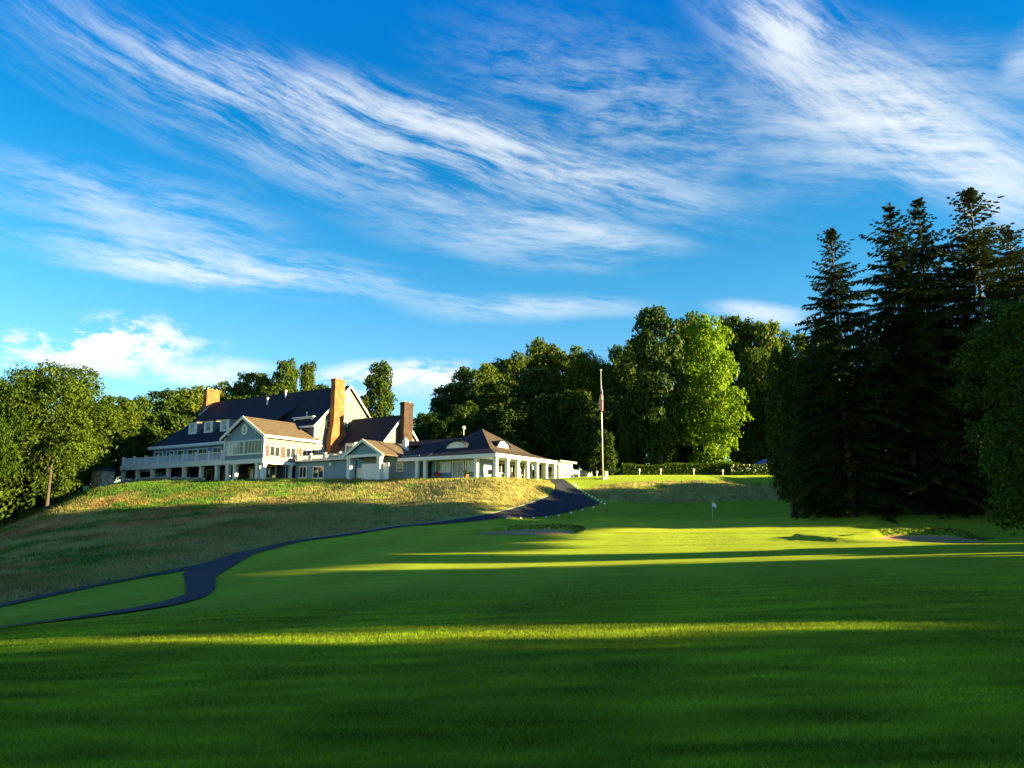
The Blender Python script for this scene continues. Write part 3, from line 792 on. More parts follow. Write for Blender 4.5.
# the tree at the right edge, close to the camera
ptree('broadleaf_tree', 1012, 298, 28, 68, 'near', 'near leafy tree at the right edge hanging down to the fairway')

# woodland to the right of the picture that throws the long shadows
def shade(t, x, H, R, low=0.0, key='leaf'):
    y = t - x*TA
    e = tree('broadleaf_tree', x, y, H, R, key, 'tall leafy tree of the wood beyond the right edge of the fairway', 'wood beside the fairway', low=low)
    if key in ('high', 'canopy'):
        for c in e.children:
            if c.name.startswith('trunk'): c.scale = (3.2, 3.2, H*.8)
SLOT = (10.05, 11.15)
def row(x0, H, spec, key):
    for t, R in spec: shade(t, x0+(1.2 if int(t*10) % 2 else -1.2), H*(1+.06*math.sin(t)), R, 0, key)
NEAR_ROW = ((-38,5),(-30,5),(-22,5),(-14,4.8),(-7,4.6),(-.5,4.4),(7.15,4.5),(14.75,4.2),(20.5,4.5),(26,4.5),(31.4,4.5))
row(36, 21, NEAR_ROW, 'leaf'); row(47, 24, NEAR_ROW, 'leaf_dark')
for t, x, R in ((35.5,44,4.2),(41.2,40,3.0),(41.4,46,3.4)): shade(t, x, 12.2, R, 0 if R < 4 else .26, 'low' if R < 4 else 'high')
for t, x, R in ((39.0,50,4.6),(43.8,48,4.4),(47.5,52,4.8),(51.5,49,4.6),(55.5,53,4.8),(59.5,50,4.6),(63.5,54,4.8),(67.5,51,4.6),(71.5,55,4.8),(49.5,58,5),(57.5,59,5),(65.5,60,5)):
    shade(t, x, 12.2, R, .24, 'high')
for t, x, R in ((39,64,5.2),(45,66,5.2),(51,64,5.2),(57,67,5.2),(63,65,5.2),(69,67,5.2),(75,66,4.8)): shade(t, x, 23.5, R, 0, 'canopy')
for t, x, H, R in ((71,60,24,4.2),(75,62,22,4.2),(83.5,53,10,3.4),(86.5,56,11.3,3.4),(89.5,53,11.5,3.4),(92.5,56,11.3,3.3),(94.5,58,9,3.4),(97.5,54,9,3.6),(101,57,8,3.4),(104,55,8,3.4)):
    shade(t, x, H, R, 0, 'leaf_dark' if H > 20 else 'low')
# low scrub added at the wood edge to block low sun from the fairway
for t, x, H, R in ((10.6,31.5,5.5,2.0),(37,31,2.8,1.6),(39,31.5,2.9,1.6),(41,31,3.0,1.7),(43,31.5,3.0,1.8),(44.9,32.5,3.0,1.7),(46.5,35.5,2.4,1.7),(48.6,36,2.2,1.5),(-7,32,4.5,2.4),(-3.5,32.5,5,2.4),(0,32,5,2.4),(3.5,32.4,5,2.4),(6.9,32,5,2.6),(13.7,32,5,2.3),(17,32.5,5,2.4),(53.5,41,2.0,1.7),(56,41,2.1,2.0),(58.5,41.5,2.3,2.1),(61,42,1.9,2.0),(63.5,42,1.9,2.0),(66,42.5,2.0,2.1),(68.5,43,2.6,2.2),(71,43,3.8,2.6),(73.5,43,5.5,3.0),(76,44,5.5,3.0)):
    y = t-x*TA; tree('scrub_bush', x, y, H, R, 'low', 'low leafy scrub bush added beyond the right of the fairway to block low sun', 'scrub added to block low sun', cat='bush')
for t, x, H, R in ((140,112,32,8),(150,118,32,8),(162,112,32,9),(176,116,32,9)):
    shade(t, x, H, R, 0, 'leaf_dark')

# ------------------------------------------------------------------ clubhouse
TH = rad(32); HO = at(315, 478, 115); HZ = 7.6
def house_frame(name): return empty(name, (HO[0], HO[1], HZ), -TH)
def hw(u, v, z=0):
    return (HO[0]+u*math.cos(TH)+v*math.sin(TH), HO[1]-u*math.sin(TH)+v*math.cos(TH), HZ+z)

def window(par, ax, pos, a0, a1, z0, z1, nx=2, nz=2, fw=.11, glass='glass', shutters=False, name='window', sill=True):
    """ax 'v': in the plane v=pos facing -v ; ax 'u': in the plane u=pos facing +u"""
    def bx(m, p0, p1, d0, d1, q0, q1):
        if ax == 'v': m.box(p0, p1, pos-d1, pos-d0, q0, q1)
        else: m.box(pos+d0, pos+d1, p0, p1, q0, q1)
    f = MB()
    bx(f, a0-fw, a0, 0, .09, z0-fw, z1+fw); bx(f, a1, a1+fw, 0, .09, z0-fw, z1+fw)
    bx(f, a0, a1, 0, .09, z1, z1+fw); bx(f, a0, a1, 0, .09, z0-fw, z0)
    for i in range(1, nx):
        c = a0+(a1-a0)*i/nx; bx(f, c-.035, c+.035, .02, .075, z0, z1)
    for j in range(1, nz):
        c = z0+(z1-z0)*j/nz
        for i in range(nx):
            l = a0+(a1-a0)*i/nx+(.035 if i else 0); r = a0+(a1-a0)*(i+1)/nx-(.035 if i < nx-1 else 0)
            bx(f, l, r, .02, .07, c-.03, c+.03)
    if sill: bx(f, a0-fw-.06, a1+fw+.06, .002, .16, z0-fw-.07, z0-fw)
    w = f.build(name, M['white'], par)
    g = MB(); bx(g, a0, a1, .004, .03, z0, z1); g.build('pane', M[glass], w)
    if shutters:
        for l, r in ((a0-fw-.52, a0-fw-.02), (a1+fw+.02, a1+fw+.52)):
            s = MB(); bx(s, l, r, .003, .06, z0-fw, z1+fw); s.build('shutter', M['shutter'], w)
    return w

def post(par, u, v, z0, z1, w=.36, name='column'):
    m = MB(); h = w/2
    m.box(u-h, u+h, v-h, v+h, z0, z1-.2); m.box(u-h-.07, u+h+.07, v-h-.07, v+h+.07, z1-.2, z1); m.box(u-h-.06, u+h+.06, v-h-.06, v+h+.06, z0-.02, z0+.28)
    return m.build(name, M['white'], par)

def railing(par, p0, p1, z0, z1, posts=4, name='railing', picket=.19):
    m = MB(); p0 = Vector((*p0, 0)); p1 = Vector((*p1, 0)); L = (p1-p0).length; d = (p1-p0)/L; n = Vector((-d.y, d.x, 0))
    def bar(a, b, za, zb, hw_):
        A = p0+d*a; B = p0+d*b
        c = [A-n*hw_, B-n*hw_, B+n*hw_, A+n*hw_]
        m.hexa([(q.x,q.y,za) for q in c], [(q.x,q.y,zb) for q in c])
    bar(0, L, z1-.10, z1, .07); bar(0, L, z0+.08, z0+.16, .05)
    k = int(L/picket)
    for i in range(k):
        a = (i+.5)*L/k; bar(a-.024, a+.024, z0+.16, z1-.10, .03)
    for i in range(posts):
        a = i*L/(posts-1) if posts > 1 else 0
        a = min(max(a, .13), L-.13)
        bar(a-.13, a+.13, z0, z1+.14, .13); bar(a-.18, a+.18, z1+.14, z1+.22, .18)
    return m.build(name, M['white'], par)

ch = house_frame('clubhouse')
tag(ch, 'rambling grey and white clubhouse with slate roofs, brick chimneys and a deck', 'clubhouse')

# main block: ridge along u, gable end at u=0
E1, R1 = 8.2, 14.9
m = MB(); m.prism([(-.5,-2),(13.5,-2),(13.5,E1),(6.5,R1),(-.5,E1)], 'x', -33, 0); m.build('wall', M['siding'], ch)
m = MB(); TK = .28
def gable_roof_x(m, u0, u1, v0, vr, v1, ze0, zr, ze1, oh=.45, th=.26):
    s0 = (zr-ze0)/(vr-v0); s1 = (zr-ze1)/(v1-vr); up_ = .1
    m.slab([(u0,v0-oh,ze0-oh*s0+up_),(u1,v0-oh,ze0-oh*s0+up_),(u1,vr,zr+up_),(u0,vr,zr+up_)], th)
    m.slab([(u0,vr,zr+up_),(u1,vr,zr+up_),(u1,v1+oh,ze1-oh*s1+up_),(u0,v1+oh,ze1-oh*s1+up_)], th)
def rake_x(m, u, v0, vr, v1, ze0, zr, ze1, oh=.45, w=.36, t=.09):
    s0 = (zr-ze0)/(vr-v0); s1 = (zr-ze1)/(v1-vr)
    for a, za, b, zb in ((v0-oh, ze0-oh*s0, vr, zr), (vr, zr, v1+oh, ze1-oh*s1)):
        m.hexa([(u,a,za-w+.1),(u+t,a,za-w+.1),(u+t,b,zb-w+.1),(u,b,zb-w+.1)], [(u,a,za+.14),(u+t,a,za+.14),(u+t,b,zb+.14),(u,b,zb+.14)])
gable_roof_x(m, -33.4, .35, -.5, 6.5, 13.5, E1, R1, E1); m.build('roof', M['roof'], ch)
m = MB(); rake_x(m, .35, -.5, 6.5, 13.5, E1, R1, E1); m.build('rake_board', M['white'], ch)
m = MB(); rake_x(m, -33.5, 3.6, 6.5, 13.5, 12.2, R1, E1, .0); m.build('rake_board', M['white'], ch)
m = MB(); m.box(-8, .44, -1.08, -.98, E1-.62, E1-.32); m.build('fascia', M['white'], ch)
m = MB(); m.box(-.16, .06, -.58, -.42, 2.4, E1-.1); m.build('corner_board', M['white'], ch)
# gable windows
window(ch, 'u', 0, 7.0, 8.7, 8.0, 9.3, 2, 2); window(ch, 'u', 0, 5.15, 6.2, 7.8, 9.1, 1, 2)
window(ch, 'u', 0, 1.9, 2.6, 7.9, 8.8, 1, 2); window(ch, 'u', 0, .45, 1.25, 3.5, 4.9, 2, 3)
m = MB(); m.prism([(5.9,12.6),(7.1,12.6),(6.5,13.5)], 'x', .003, .06); m.build('gable_vent', M['white'], ch)

# saltbox wing in front, below the main roof, with three dormers
m = MB(); m.prism([(-6.2,2.0),(-.5,2.0),(-.5,8.9),(-6.2,5.6)], 'x', -31, -8.1); m.build('wall', M['shade_siding'], ch)
m = MB(); m.slab([(-31.5,-6.8,5.62),(-8.0,-6.8,5.62),(-8.0,3.5,12.1),(-31.5,3.5,12.1)], .26)
m.build('roof', M['roof'], ch)
m = MB(); m.box(-31.5,-8.02,-6.93,-6.8,5.28,5.66); m.box(-31.3,-8.1,-6.8,-6.25,5.2,5.3); m.build('fascia', M['white'], ch)
def roofz(v): return 5.62+(v+6.8)*(12.1-5.62)/10.3
for u in (-25.0, -21.0, -17.0):
    v0 = -3.4; zb = roofz(v0); zt = zb+2.05; d = MB()
    vb = v0+(zt-zb)/((12.1-5.62)/10.3)
    d.prism([(v0,zb-.4),(vb,zt-.02),(v0,zt)], 'x', u-1.05, u+1.05)
    o = d.build('dormer', M['siding'], ch)
    r = MB(); r.slab([(u-1.25,v0-.25,zt+.02),(u+1.25,v0-.25,zt+.02),(u+1.25,vb+.3,zt+.2),(u-1.25,vb+.3,zt+.2)], .16); r.build('roof', M['roof'], o)
    f = MB()
    for x0, x1, q0, q1 in ((u-1.05,u-.5,zb,zt-.1),(u+.5,u+1.05,zb,zt-.1),(u-.5,u+.5,zt-.4,zt-.1),(u-.5,u+.5,zb,zb+.3),(u-.5,u+.5,zb+.92,zb+1.0),(u-.03,u+.03,zb+.3,zb+.92),(u-.03,u+.03,zb+1.0,zt-.4)):
        f.box(x0, x1, v0-.1, v0-.003, q0, q1)
    f.build('window_frame', M['white'], o)
    g = MB(); g.box(u-.5, u+.5, v0-.04, v0-.004, zb+.3, zt-.4); g.build('pane', M['glass'], o)
# glazing of the saltbox wing behind the deck
for a, b, k, nm in ((-30.4,-28.6,2,'window'),(-27.3,-25.6,2,'window'),(-24.4,-23.0,1,'window'),(-21.8,-19.6,2,'door'),(-19.2,-17.2,2,'door'),(-15.6,-13.8,2,'door'),(-12.9,-11.6,1,'window'),(-10.6,-8.9,2,'window')):
    window(ch, 'v', -6.2, a, b, 2.5 if nm == 'door' else 3.1, 4.75, k, 1, .14, name=nm, sill=False)
# deck
m = MB(); m.box(-33.2,-8.05,-10.1,-6.25,2.15,2.42); m.build('deck_floor', M['white'], ch)
m = MB(); m.box(-33.3,-8.05,-10.3,-10.1,1.72,2.46); m.box(-33.3,-33.2,-10.1,-4.2,1.72,2.46); m.build('deck_fascia', M['white'], ch)
railing(ch, (-33.1,-10.05), (-8.3,-10.05), 2.44, 3.62, 9)
railing(ch, (-33.1,-10.0), (-33.1,-4.5), 2.44, 3.62, 3)
for u in (-32.9,-29.0,-25.1,-21.1,-17.2,-13.2,-9.6): post(ch, u, -9.85, -.8, 1.72, .5)
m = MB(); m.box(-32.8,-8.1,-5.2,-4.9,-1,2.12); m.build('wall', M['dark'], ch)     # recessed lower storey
for a, b in ((-30,-27.5),(-25,-22.4),(-19.5,-17),(-14,-11.4)): window(ch, 'v', -5.2, a, b, -.1, 1.6, 2, 1, .1, sill=False)
m = MB(); m.box(-26.6,-25.0,-9.1,-8.2,-.6,1.2); m.build('service_door', M['shade_siding'], ch)

# pavilion: gable facing the slope, dark lower storey behind posts
m = MB(); m.prism([(-8,1.95),(.3,1.95),(.3,5.75),(-3.85,8.35),(-8,5.75)], 'y', -10, -.45); m.build('wall', M['siding'], ch)
m = MB(); m.prism([(-7.8,2.35),(.1,2.35),(.1,5.7),(-3.85,8.05),(-7.8,5.7)], 'y', -10.04, -10.003); m.build('gable_shade_sheet', M['shade_siding'], ch)  # thin sheet giving the shaded front its bluer clapboard colour
s_ = (8.35-5.75)/4.15
m = MB()
m.slab([(.3+.55,-10.5,5.75-.55*s_+.1),(.3+.55,-.1,5.75-.55*s_+.1),(-3.85,2.6,8.45),(-3.85,-10.5,8.45)], .22); m.build('roof', M['roof_sunlit'], ch)  # sun-facing slope in the sunlit slate colour
m = MB()
m.slab([(-3.85,-10.5,8.45),(-3.85,2.6,8.45),(-8-.55,.2,5.75-.55*s_+.1),(-8-.55,-10.5,5.75-.55*s_+.1)], .22); m.build('roof', M['roof'], ch)
m = MB()
for a, za, b, zb in ((-8.55,5.75-.55*s_,-3.85,8.35),(-3.85,8.35,.85,5.75-.55*s_)):
    m.hexa([(a,-10.62,za-.32),(b,-10.62,zb-.32),(b,-10.5,zb-.32),(a,-10.5,za-.32)],[(a,-10.62,za+.14),(b,-10.62,zb+.14),(b,-10.5,zb+.14),(a,-10.5,za+.14)])
m.build('rake_board', M['white'], ch)
m = MB(); m.box(.85,.97,-10.6,-.2,5.22,5.55); m.box(.32,.85,-10.5,-.4,5.24,5.30); m.build('fascia', M['white'], ch)
m = MB(); m.box(-8.15,.45,-10.2,-10.06,1.70,2.32); m.box(.303,.45,-10.06,-4.2,1.62,2.05); m.build('fascia', M['white'], ch)
for u in (-8.0,.3): 
    m = MB(); m.box(u-.13,u+.13,-10.14,-9.9,2.33,5.6); m.build('corner_board', M['white'], ch)
window(ch,'v',-10.05,-7.45,-3.95,2.95+.2,4.85,5,1,.16,'glass_reflect'); window(ch,'v',-10.05,-3.6,-.15,2.95+.2,4.85,5,1,.16,'glass_reflect')
# round gable ornament and two flood lamps
m = MB(); m.prism([(-3.9+.62*math.cos(k*.3927), 6.55+.78*math.sin(k*.3927)) for k in range(16)], 'y', -10.12, -10.045); orn = m.build('round_ornament', M['white'], ch)
m = MB(); m.box(-4.02,-3.78,-10.16,-10.12,6.1,7.0); m.build('ornament_relief', M['shade_siding'], orn)
for u in (-1.2,-7.0):
    m = MB(); m.box(u-.12,u+.12,-10.3,-10.045,5.9,6.15); m.ball((u,-10.36,5.98),.16); m.build('flood_lamp', M['white'], ch)
for a, b in ((-9.0,-7.3),(-6.1,-4.4),(-3.0,-1.3)):
    window(ch,'u',.3,a,b,2.75,4.05,2,1,.1,'glass',True)
for u, v in ((-7.3,-9.75),(-5.7,-9.75),(-1.0,-9.75),(.15,-9.75)): post(ch,u,v,-.8,1.70,.55)
post(ch,.15,-5.0,-.8,1.62,.4)
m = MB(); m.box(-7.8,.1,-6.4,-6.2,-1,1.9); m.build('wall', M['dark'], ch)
window(ch,'v',-6.4,-6.8,-4.4,-.1,1.5,2,1,.1,sill=False); window(ch,'v',-6.4,-3.5,-1.2,-.1,1.5,2,1,.1,sill=False)
m = MB(); m.box(-.4,-.2,-6.2,-4.2,-1,1.9); m.build('wall', M['siding'], ch)
window(ch,'u',-.2,-6.0,-4.6,-.2,1.5,3,1,.1,sill=False)

# flat terrace wing with white windows and a parapet rail
m = MB(); m.box(.35,12.0,-4.2,-.55,-1.5,2.05); m.box(.05,12.0,-.55,3.4,-1.5,2.05); m.build('wall', M['shade_siding'], ch)
m = MB(); m.box(.46,12.2,-4.5,3.5,2.053,2.33); m.build('flat_roof', M['white'], ch)
m = MB(); m.box(.47,12.2,-4.6,-4.5,2.02,2.12); m.build('drip_edge', M['dark'], ch)
railing(ch,(.6,-4.3),(12.0,-4.3),2.34,3.05,5)
railing(ch,(12.0,-4.2),(12.0,3.2),2.34,3.05,4)
window(ch,'v',-4.2,1.3,2.6,-.05,1.35,2,1,.13); window(ch,'v',-4.2,4.1,6.0,-.2,1.3,2,1,.13)
m = MB(); m.box(7.3,7.75,-4.5,-4.2,1.35,1.8); m.build('wall_lamp', M['white'], ch)
# taller back wing with its own gable and chimney
m = MB(); m.prism([(3.7,-1.5),(11.6,-1.5),(11.6,5.6),(7.65,9.6),(3.7,5.6)], 'x', .003, 10); m.build('wall', M['siding'], ch)
m = MB(); gable_roof_x(m,.01,10.3,3.7,7.65,11.6,5.6,9.6,5.6); m.build('roof', M['roof'], ch)
m = MB(); rake_x(m,10.3,3.7,7.65,11.6,5.6,9.6,5.6); m.build('rake_board', M['white'], ch)
m = MB(); m.box(6.2,8.0,-.3,3.6,-1.2,5.0); bay = m.build('dormer', M['white'], ch)
m = MB(); m.slab([(6.0,-.5,5.02),(8.2,-.5,5.02),(8.2,3.6,5.6),(6.0,3.6,5.6)],.15); m.build('roof', M['roof'], bay)
window(ch,'v',-.3,6.5,7.7,3.6,4.6,2,1,.1)

def chimney(u0,u1,v0,v1,z0,z1,mat,flare=None,pots=2,label=None):
    m = MB()
    if flare:
        zf0, zf1, g = flare
        m.box(u0,u1,v0-g*.45,v1+g,z0,zf0)
        m.hexa([(u0,v0-g*.45,zf0),(u1,v0-g*.45,zf0),(u1,v1+g,zf0),(u0,v1+g,zf0)],[(u0,v0,zf1),(u1,v0,zf1),(u1,v1,zf1),(u0,v1,zf1)])
        m.box(u0,u1,v0,v1,zf1,z1-.35)
    else: m.box(u0,u1,v0,v1,z0,z1-.35)
    m.box(u0-.08,u1+.08,v0-.08,v1+.08,z1-.35,z1-.12); m.box(u0-.02,u1+.02,v0-.02,v1+.02,z1-.12,z1)
    o = m.build('chimney', M[mat], ch)
    if label: o['label'] = label
    p = MB()
    for k in range(pots):
        vv = v0+(v1-v0)*(k+.5)/pots; p.tube([((u0+u1)/2,vv,z1-.02),((u0+u1)/2,vv,z1+.3)],[.16,.13],8)
    p.build('chimney_pot', M['concrete'], o)
    return o
chimney(.45,1.35,2.05,4.15,-1,15.35,'brick',(6.0,8.6,1.0),2,'tall orange brick chimney on the gable end')
chimney(-34.5,-33.55,5.0,7.7,4,17.3,'brick',None,3,'short orange brick chimney at the far end of the ridge')
chimney(10.42,11.25,6.7,8.8,-1,11.5,'brick_dark',None,2,'brown brick chimney on the low back gable')
# pipes on the main roof and a cupola block
def mz(v): return R1+.1-(6.5-v)*(R1-E1)/7.0
for u, v in ((-16.6,4.4),(-13.6,5.6)):
    m = MB(); m.tube([(u,v,mz(v)-.2),(u,v,mz(v)+1.0)],[.13,.13],8); m.tube([(u,v,mz(v)+1.0),(u,v,mz(v)+1.2)],[.24,.2],8); m.build('vent_pipe', M['white'], ch)
m = MB(); m.box(-5.4,-1.2,.2,1.6,7.4,9.35); m.box(-5.6,-1.0,.0,1.8,9.35,9.5); cu = m.build('roof_monitor', M['white'], ch)
m = MB(); m.box(-5.0,-1.6,.15,.198,8.7,9.15); m.build('louvre', M['dark'], cu)
m = MB(); m.tube([(-3.3,.9,9.5),(-3.3,.9,10.2)],[.12,.03],8); m.ball((-3.3,.9,10.25),.14); m.build('finial', M['white'], cu)

# portico in front of the link, gable roof running back
m = MB(); m.prism([(13.3,2.35),(19.5,2.35),(16.4,4.1)], 'y', -7.2, -7.0); m.build('pediment', M['shade_siding'], ch)
for a, za, b, zb in ((12.9,2.2,16.4,4.25),(16.4,4.25,19.9,2.2)):
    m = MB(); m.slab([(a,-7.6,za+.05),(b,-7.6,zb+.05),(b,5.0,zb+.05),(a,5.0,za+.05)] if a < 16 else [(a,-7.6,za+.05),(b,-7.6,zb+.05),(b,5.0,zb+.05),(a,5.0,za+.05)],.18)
    m.build('roof', M['roof' if a < 16 else 'roof_sunlit'], ch)  # right slope takes the sunlit slate colour
m = MB()
for a, za, b, zb in ((12.9,2.2,16.4,4.25),(16.4,4.25,19.9,2.2)):
    m.hexa([(a,-7.72,za-.28),(b,-7.72,zb-.28),(b,-7.6,zb-.28),(a,-7.6,za-.28)],[(a,-7.72,za+.1),(b,-7.72,zb+.1),(b,-7.6,zb+.1),(a,-7.6,za+.1)])
m.box(13.0,19.8,-7.5,-7.21,1.98,2.34); m.build('rake_board', M['white'], ch)
for u in (13.8,19.0): post(ch,u,-7.15,-1.2,1.98,.55)
m = MB(); m.box(12.05,22.9,-4.0,4.9,-1.6,2.2); m.build('wall', M['shade_siding'], ch)
m = MB(); m.box(15.7,20.3,-6.9,-6.8,-1.0,1.15); m.build('screen_panel', M['white'], ch)
window(ch,'v',-4.0,19.35,20.2,.35,1.2,1,1,.14)
m = MB(); m.box(12.4,13.4,-4.3,-4.003,-.7,.9); m.build('white_cabinet', M['white'], ch)
m = MB(); m.box(17.5,18.1,-1.0,-.4,3.0,4.7); m.tube([(17.8,-.7,4.7),(17.8,-.7,5.0)],[.2,.16],8); m.build('roof_vent', M['white'], ch)

# ------------------------------------------------------------------ golf shop with hipped roof
gs = house_frame('golf_shop')
tag(gs, 'low golf shop with hipped dark roof, eyebrow dormers and white porch columns', 'golf shop')
EZ = 1.72; AP = (28.0, 2.9, 6.0)
m = MB(); m.box(24.2,32.0,-3.0,9.2,-2,1.45); m.build('wall', M['shade_siding'], gs)
m = MB(); m.box(32.003,32.03,-.2,9.15,-1.2,1.44); m.build('porch_lit_sheet', M['siding'], gs)  # thin sheet of the grey clapboard over the sunlit side
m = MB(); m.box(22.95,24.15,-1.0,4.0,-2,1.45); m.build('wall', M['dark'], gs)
# pyramid roof with a flared skirt
u0, u1, v0, v1 = 21.2, 35.3, -4.7, 10.4
Bk = [(u0+2.6,v0+2.6,2.75),(u1-2.6,v0+2.6,2.75),(u1-2.6,v1-2.6,2.75),(u0+2.6,v1-2.6,2.75)]
Er = [(u0,v0,EZ+.1),(u1,v0,EZ+.1),(u1,v1,EZ+.1),(u0,v1,EZ+.1)]
m_d = MB(); m_t = MB()
for i, mm in ((0,m_d),(1,m_t),(2,m_d),(3,m_d)):  # right slope gets the slate with sunlight painted in
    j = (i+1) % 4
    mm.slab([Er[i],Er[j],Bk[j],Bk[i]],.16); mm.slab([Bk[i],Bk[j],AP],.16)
m_d.build('roof', M['roof'], gs); m_t.build('roof', M['roof_sunlit_dim'], gs)
# ridge wing to the left
m = MB(); m.slab([(19.95,-4.7,EZ+.12),(25.5,-4.7,EZ+.12),(25.5,2.9,4.95),(12.5,2.9,4.95),(19.95,-2.2,2.6)] if False else [(19.98,-4.7,EZ+.12),(24.5,-4.7,EZ+.12),(24.5,2.9,4.95),(19.98,2.9,4.95)],.16)
m.slab([(14.5,2.9,4.95),(24.5,2.9,4.95),(24.5,9.5,EZ+.3),(14.5,9.5,EZ+.3)],.16)
m.slab([(14.5,1.0,4.14),(19.98,1.0,4.14),(19.98,2.9,4.95),(14.5,2.9,4.95)],.16)
m.build('roof', M['roof'], gs)
m = MB(); m.box(19.98,35.35,-4.85,-4.7,EZ-.32,EZ+.13); m.box(35.3,35.45,-4.7,10.4,EZ-.32,EZ+.13)
m.build('fascia', M['white'], gs)
m = MB(); m.box(20,35.28,-4.68,-3.02,EZ-.3,EZ-.22); m.box(32.03,35.28,-3.02,10.3,EZ-.3,EZ-.22); m.build('soffit', M['white'], gs)
# eyebrow dormers
def eyebrow(ax, pos, c, z, w, h, dep):
    n = 10; prof = [(c+w*math.cos(math.pi*k/n), z+h*math.sin(math.pi*k/n)**1.2) for k in range(n+1)]
    m = MB()
    if ax == 'v': m.prism(prof,'y',pos,pos+dep)
    else: m.prism(prof,'x',pos-dep,pos)
    o = m.build('eyebrow_dormer', M['white'], gs)
    r = MB()
    for k in range(n):
        a, b = prof[k], prof[k+1]; t = .1
        if ax == 'v': r.hexa([(a[0],pos-.2,a[1]),(b[0],pos-.2,b[1]),(b[0],pos+dep,b[1]),(a[0],pos+dep,a[1])],[(a[0],pos-.2,a[1]+t),(b[0],pos-.2,b[1]+t),(b[0],pos+dep,b[1]+t),(a[0],pos+dep,a[1]+t)])
        else: r.hexa([(pos+.2,a[0],a[1]),(pos+.2,b[0],b[1]),(pos-dep,b[0],b[1]),(pos-dep,a[0],a[1])],[(pos+.2,a[0],a[1]+t),(pos+.2,b[0],b[1]+t),(pos-dep,b[0],b[1]+t),(pos-dep,a[0],a[1]+t)])
    r.build('roof', M['roof'], o)
    l = MB()
    for k in range(3):
        zz = z+h*(.2+.2*k)
        hw_ = w*(.62-.16*k)
        if ax == 'v': l.box(c-hw_,c+hw_,pos-.03,pos-.003,zz,zz+.07)
        else: l.box(pos+.003,pos+.03,c-hw_,c+hw_,zz,zz+.07)
    l.build('louvre', M['metal'], o)
eyebrow('v', -1.6, 27.1, 3.1, 1.7, .85, 2.0)
eyebrow('u', 32.2, 1.6, 3.15, 1.5, .85, 2.0)
m = MB(); m.tube([(26.0,1.5,5.0),(26.0,1.5,5.9)],[.05,.05],6); m.ball((26.0,1.5,6.1),.26); m.build('finial', M['white'], gs)
# porch columns
for u, v in ((35.0,-4.4),(32.2,-4.4),(35.0,-1.8),(35.0,.6),(35.0,3.0),(35.0,5.4),(35.0,7.8),(35.0,10.1),(24.3,-4.4),(23.0,-4.4)): post(gs,u,v,-1.7,EZ-.32,.42)
window(gs,'v',-3.0,24.95,27.2,.05,1.15,3,1,.13,'glass_reflect'); window(gs,'v',-3.0,29.7,31.6,.05,1.15,3,1,.13,'glass_reflect')
dd = window(gs,'v',-3.0,27.7,29.2,-.8,1.15,2,1,.16,name='door',sill=False)
for v0_, v1_, nm in ((.6,2.2,'window'),(3.4,4.6,'door'),(5.2,7.0,'window'),(7.8,9.0,'door')):
    window(gs,'u',32.03,v0_,v1_,-.1 if nm == 'window' else -.9,1.1,2,1,.12,name=nm,sill=False)
m = MB(); m.box(22.0,35.6,-5.0,10.6,-2.2,-.98); m.build('porch_floor', M['concrete'], gs)

# small white lean-to and fence beyond the shop
def block_thing(name, label, cat): 
    o = empty(name, (HO[0], HO[1], HZ), -TH); tag(o, label, cat); return o
sh = block_thing('shed', 'white flat roofed shed at the right end of the golf shop', 'shed')
m = MB(); m.box(32.4,35.2,11.2,15.2,-2,1.75); m.build('wall', M['white'], sh)
m = MB(); m.box(32.1,35.7,10.75,15.6,1.753,2.0); m.build('roof', M['concrete'], sh)
m = MB(); m.box(35.203,35.26,12.2,13.4,-.9,1.2); m.build('door', M['siding'], sh)
m = MB(); m.box(33.3,34.6,11.14,11.197,-.2,1.1); m.build('window', M['glass'], sh)
fe = block_thing('fence', 'white board fence joining the shed beside the asphalt path', 'fence')
m = MB()
for k in range(26):
    v = 15.75+k*.235; m.box(35.0,35.06,v,v+.21,-1.2,.95)
m.build('board_panel', M['white'], fe)
for k in range(4):
    v = 15.7+k*2.04; m = MB(); m.box(34.84,34.99,v,v+.15,-1.3,1.1); m.build('post', M['white'], fe)
m = MB(); m.box(35.07,35.12,19.6,19.8,.1,.3); m.build('latch', M['dark'], fe)

# ------------------------------------------------------------------ things around the house
random.seed(3)
def wall_run():
    L = resample([hw(-34.5,-11.2)[:2], hw(-30,-12.4)[:2], hw(-22,-13)[:2], hw(-14,-13.2)[:2], hw(-8.5,-12.6)[:2]], 90)
    s = MB(); rnd = random.Random(8)
    for i in range(len(L)-1):
        (x, y) = L[i]; z = gg(x, y)
        for k in range(2):
            h = .42; w = rnd.uniform(.2,.34); d = rnd.uniform(.22,.3)
            s.ball((x+rnd.uniform(-.1,.1), y+rnd.uniform(-.1,.1), z+.1+k*h*.85+rnd.uniform(-.06,.06)), w, 6, 4, rnd.uniform(.7,1.0))
    o = s.build('stone_wall', M['stone'])
    tag(o, 'low rubble stone wall along the crest in front of the white deck', 'wall')
wall_run()
px_, py_, _ = at(102, 488, 115)
p = empty('stone_pier', (px_, py_, gg(px_, py_)), -TH); tag(p, 'square stone hut with dark cap at the left end of the rubble wall', 'hut')
zt = at(102, 469, 115)[2]-gg(px_, py_)
m = MB(); m.box(-1.25,1.25,-1.0,1.0,-1,zt-.35); m.build('stonework', M['stone'], p)
m = MB(); m.hexa([(-1.45,-1.2,zt-.35),(1.45,-1.2,zt-.35),(1.45,1.2,zt-.35),(-1.45,1.2,zt-.35)],[(-1.2,-.6,zt+.12),(1.2,-.6,zt+.12),(1.2,.6,zt+.12),(-1.2,.6,zt+.12)]); m.build('roof', M['roof'], p)

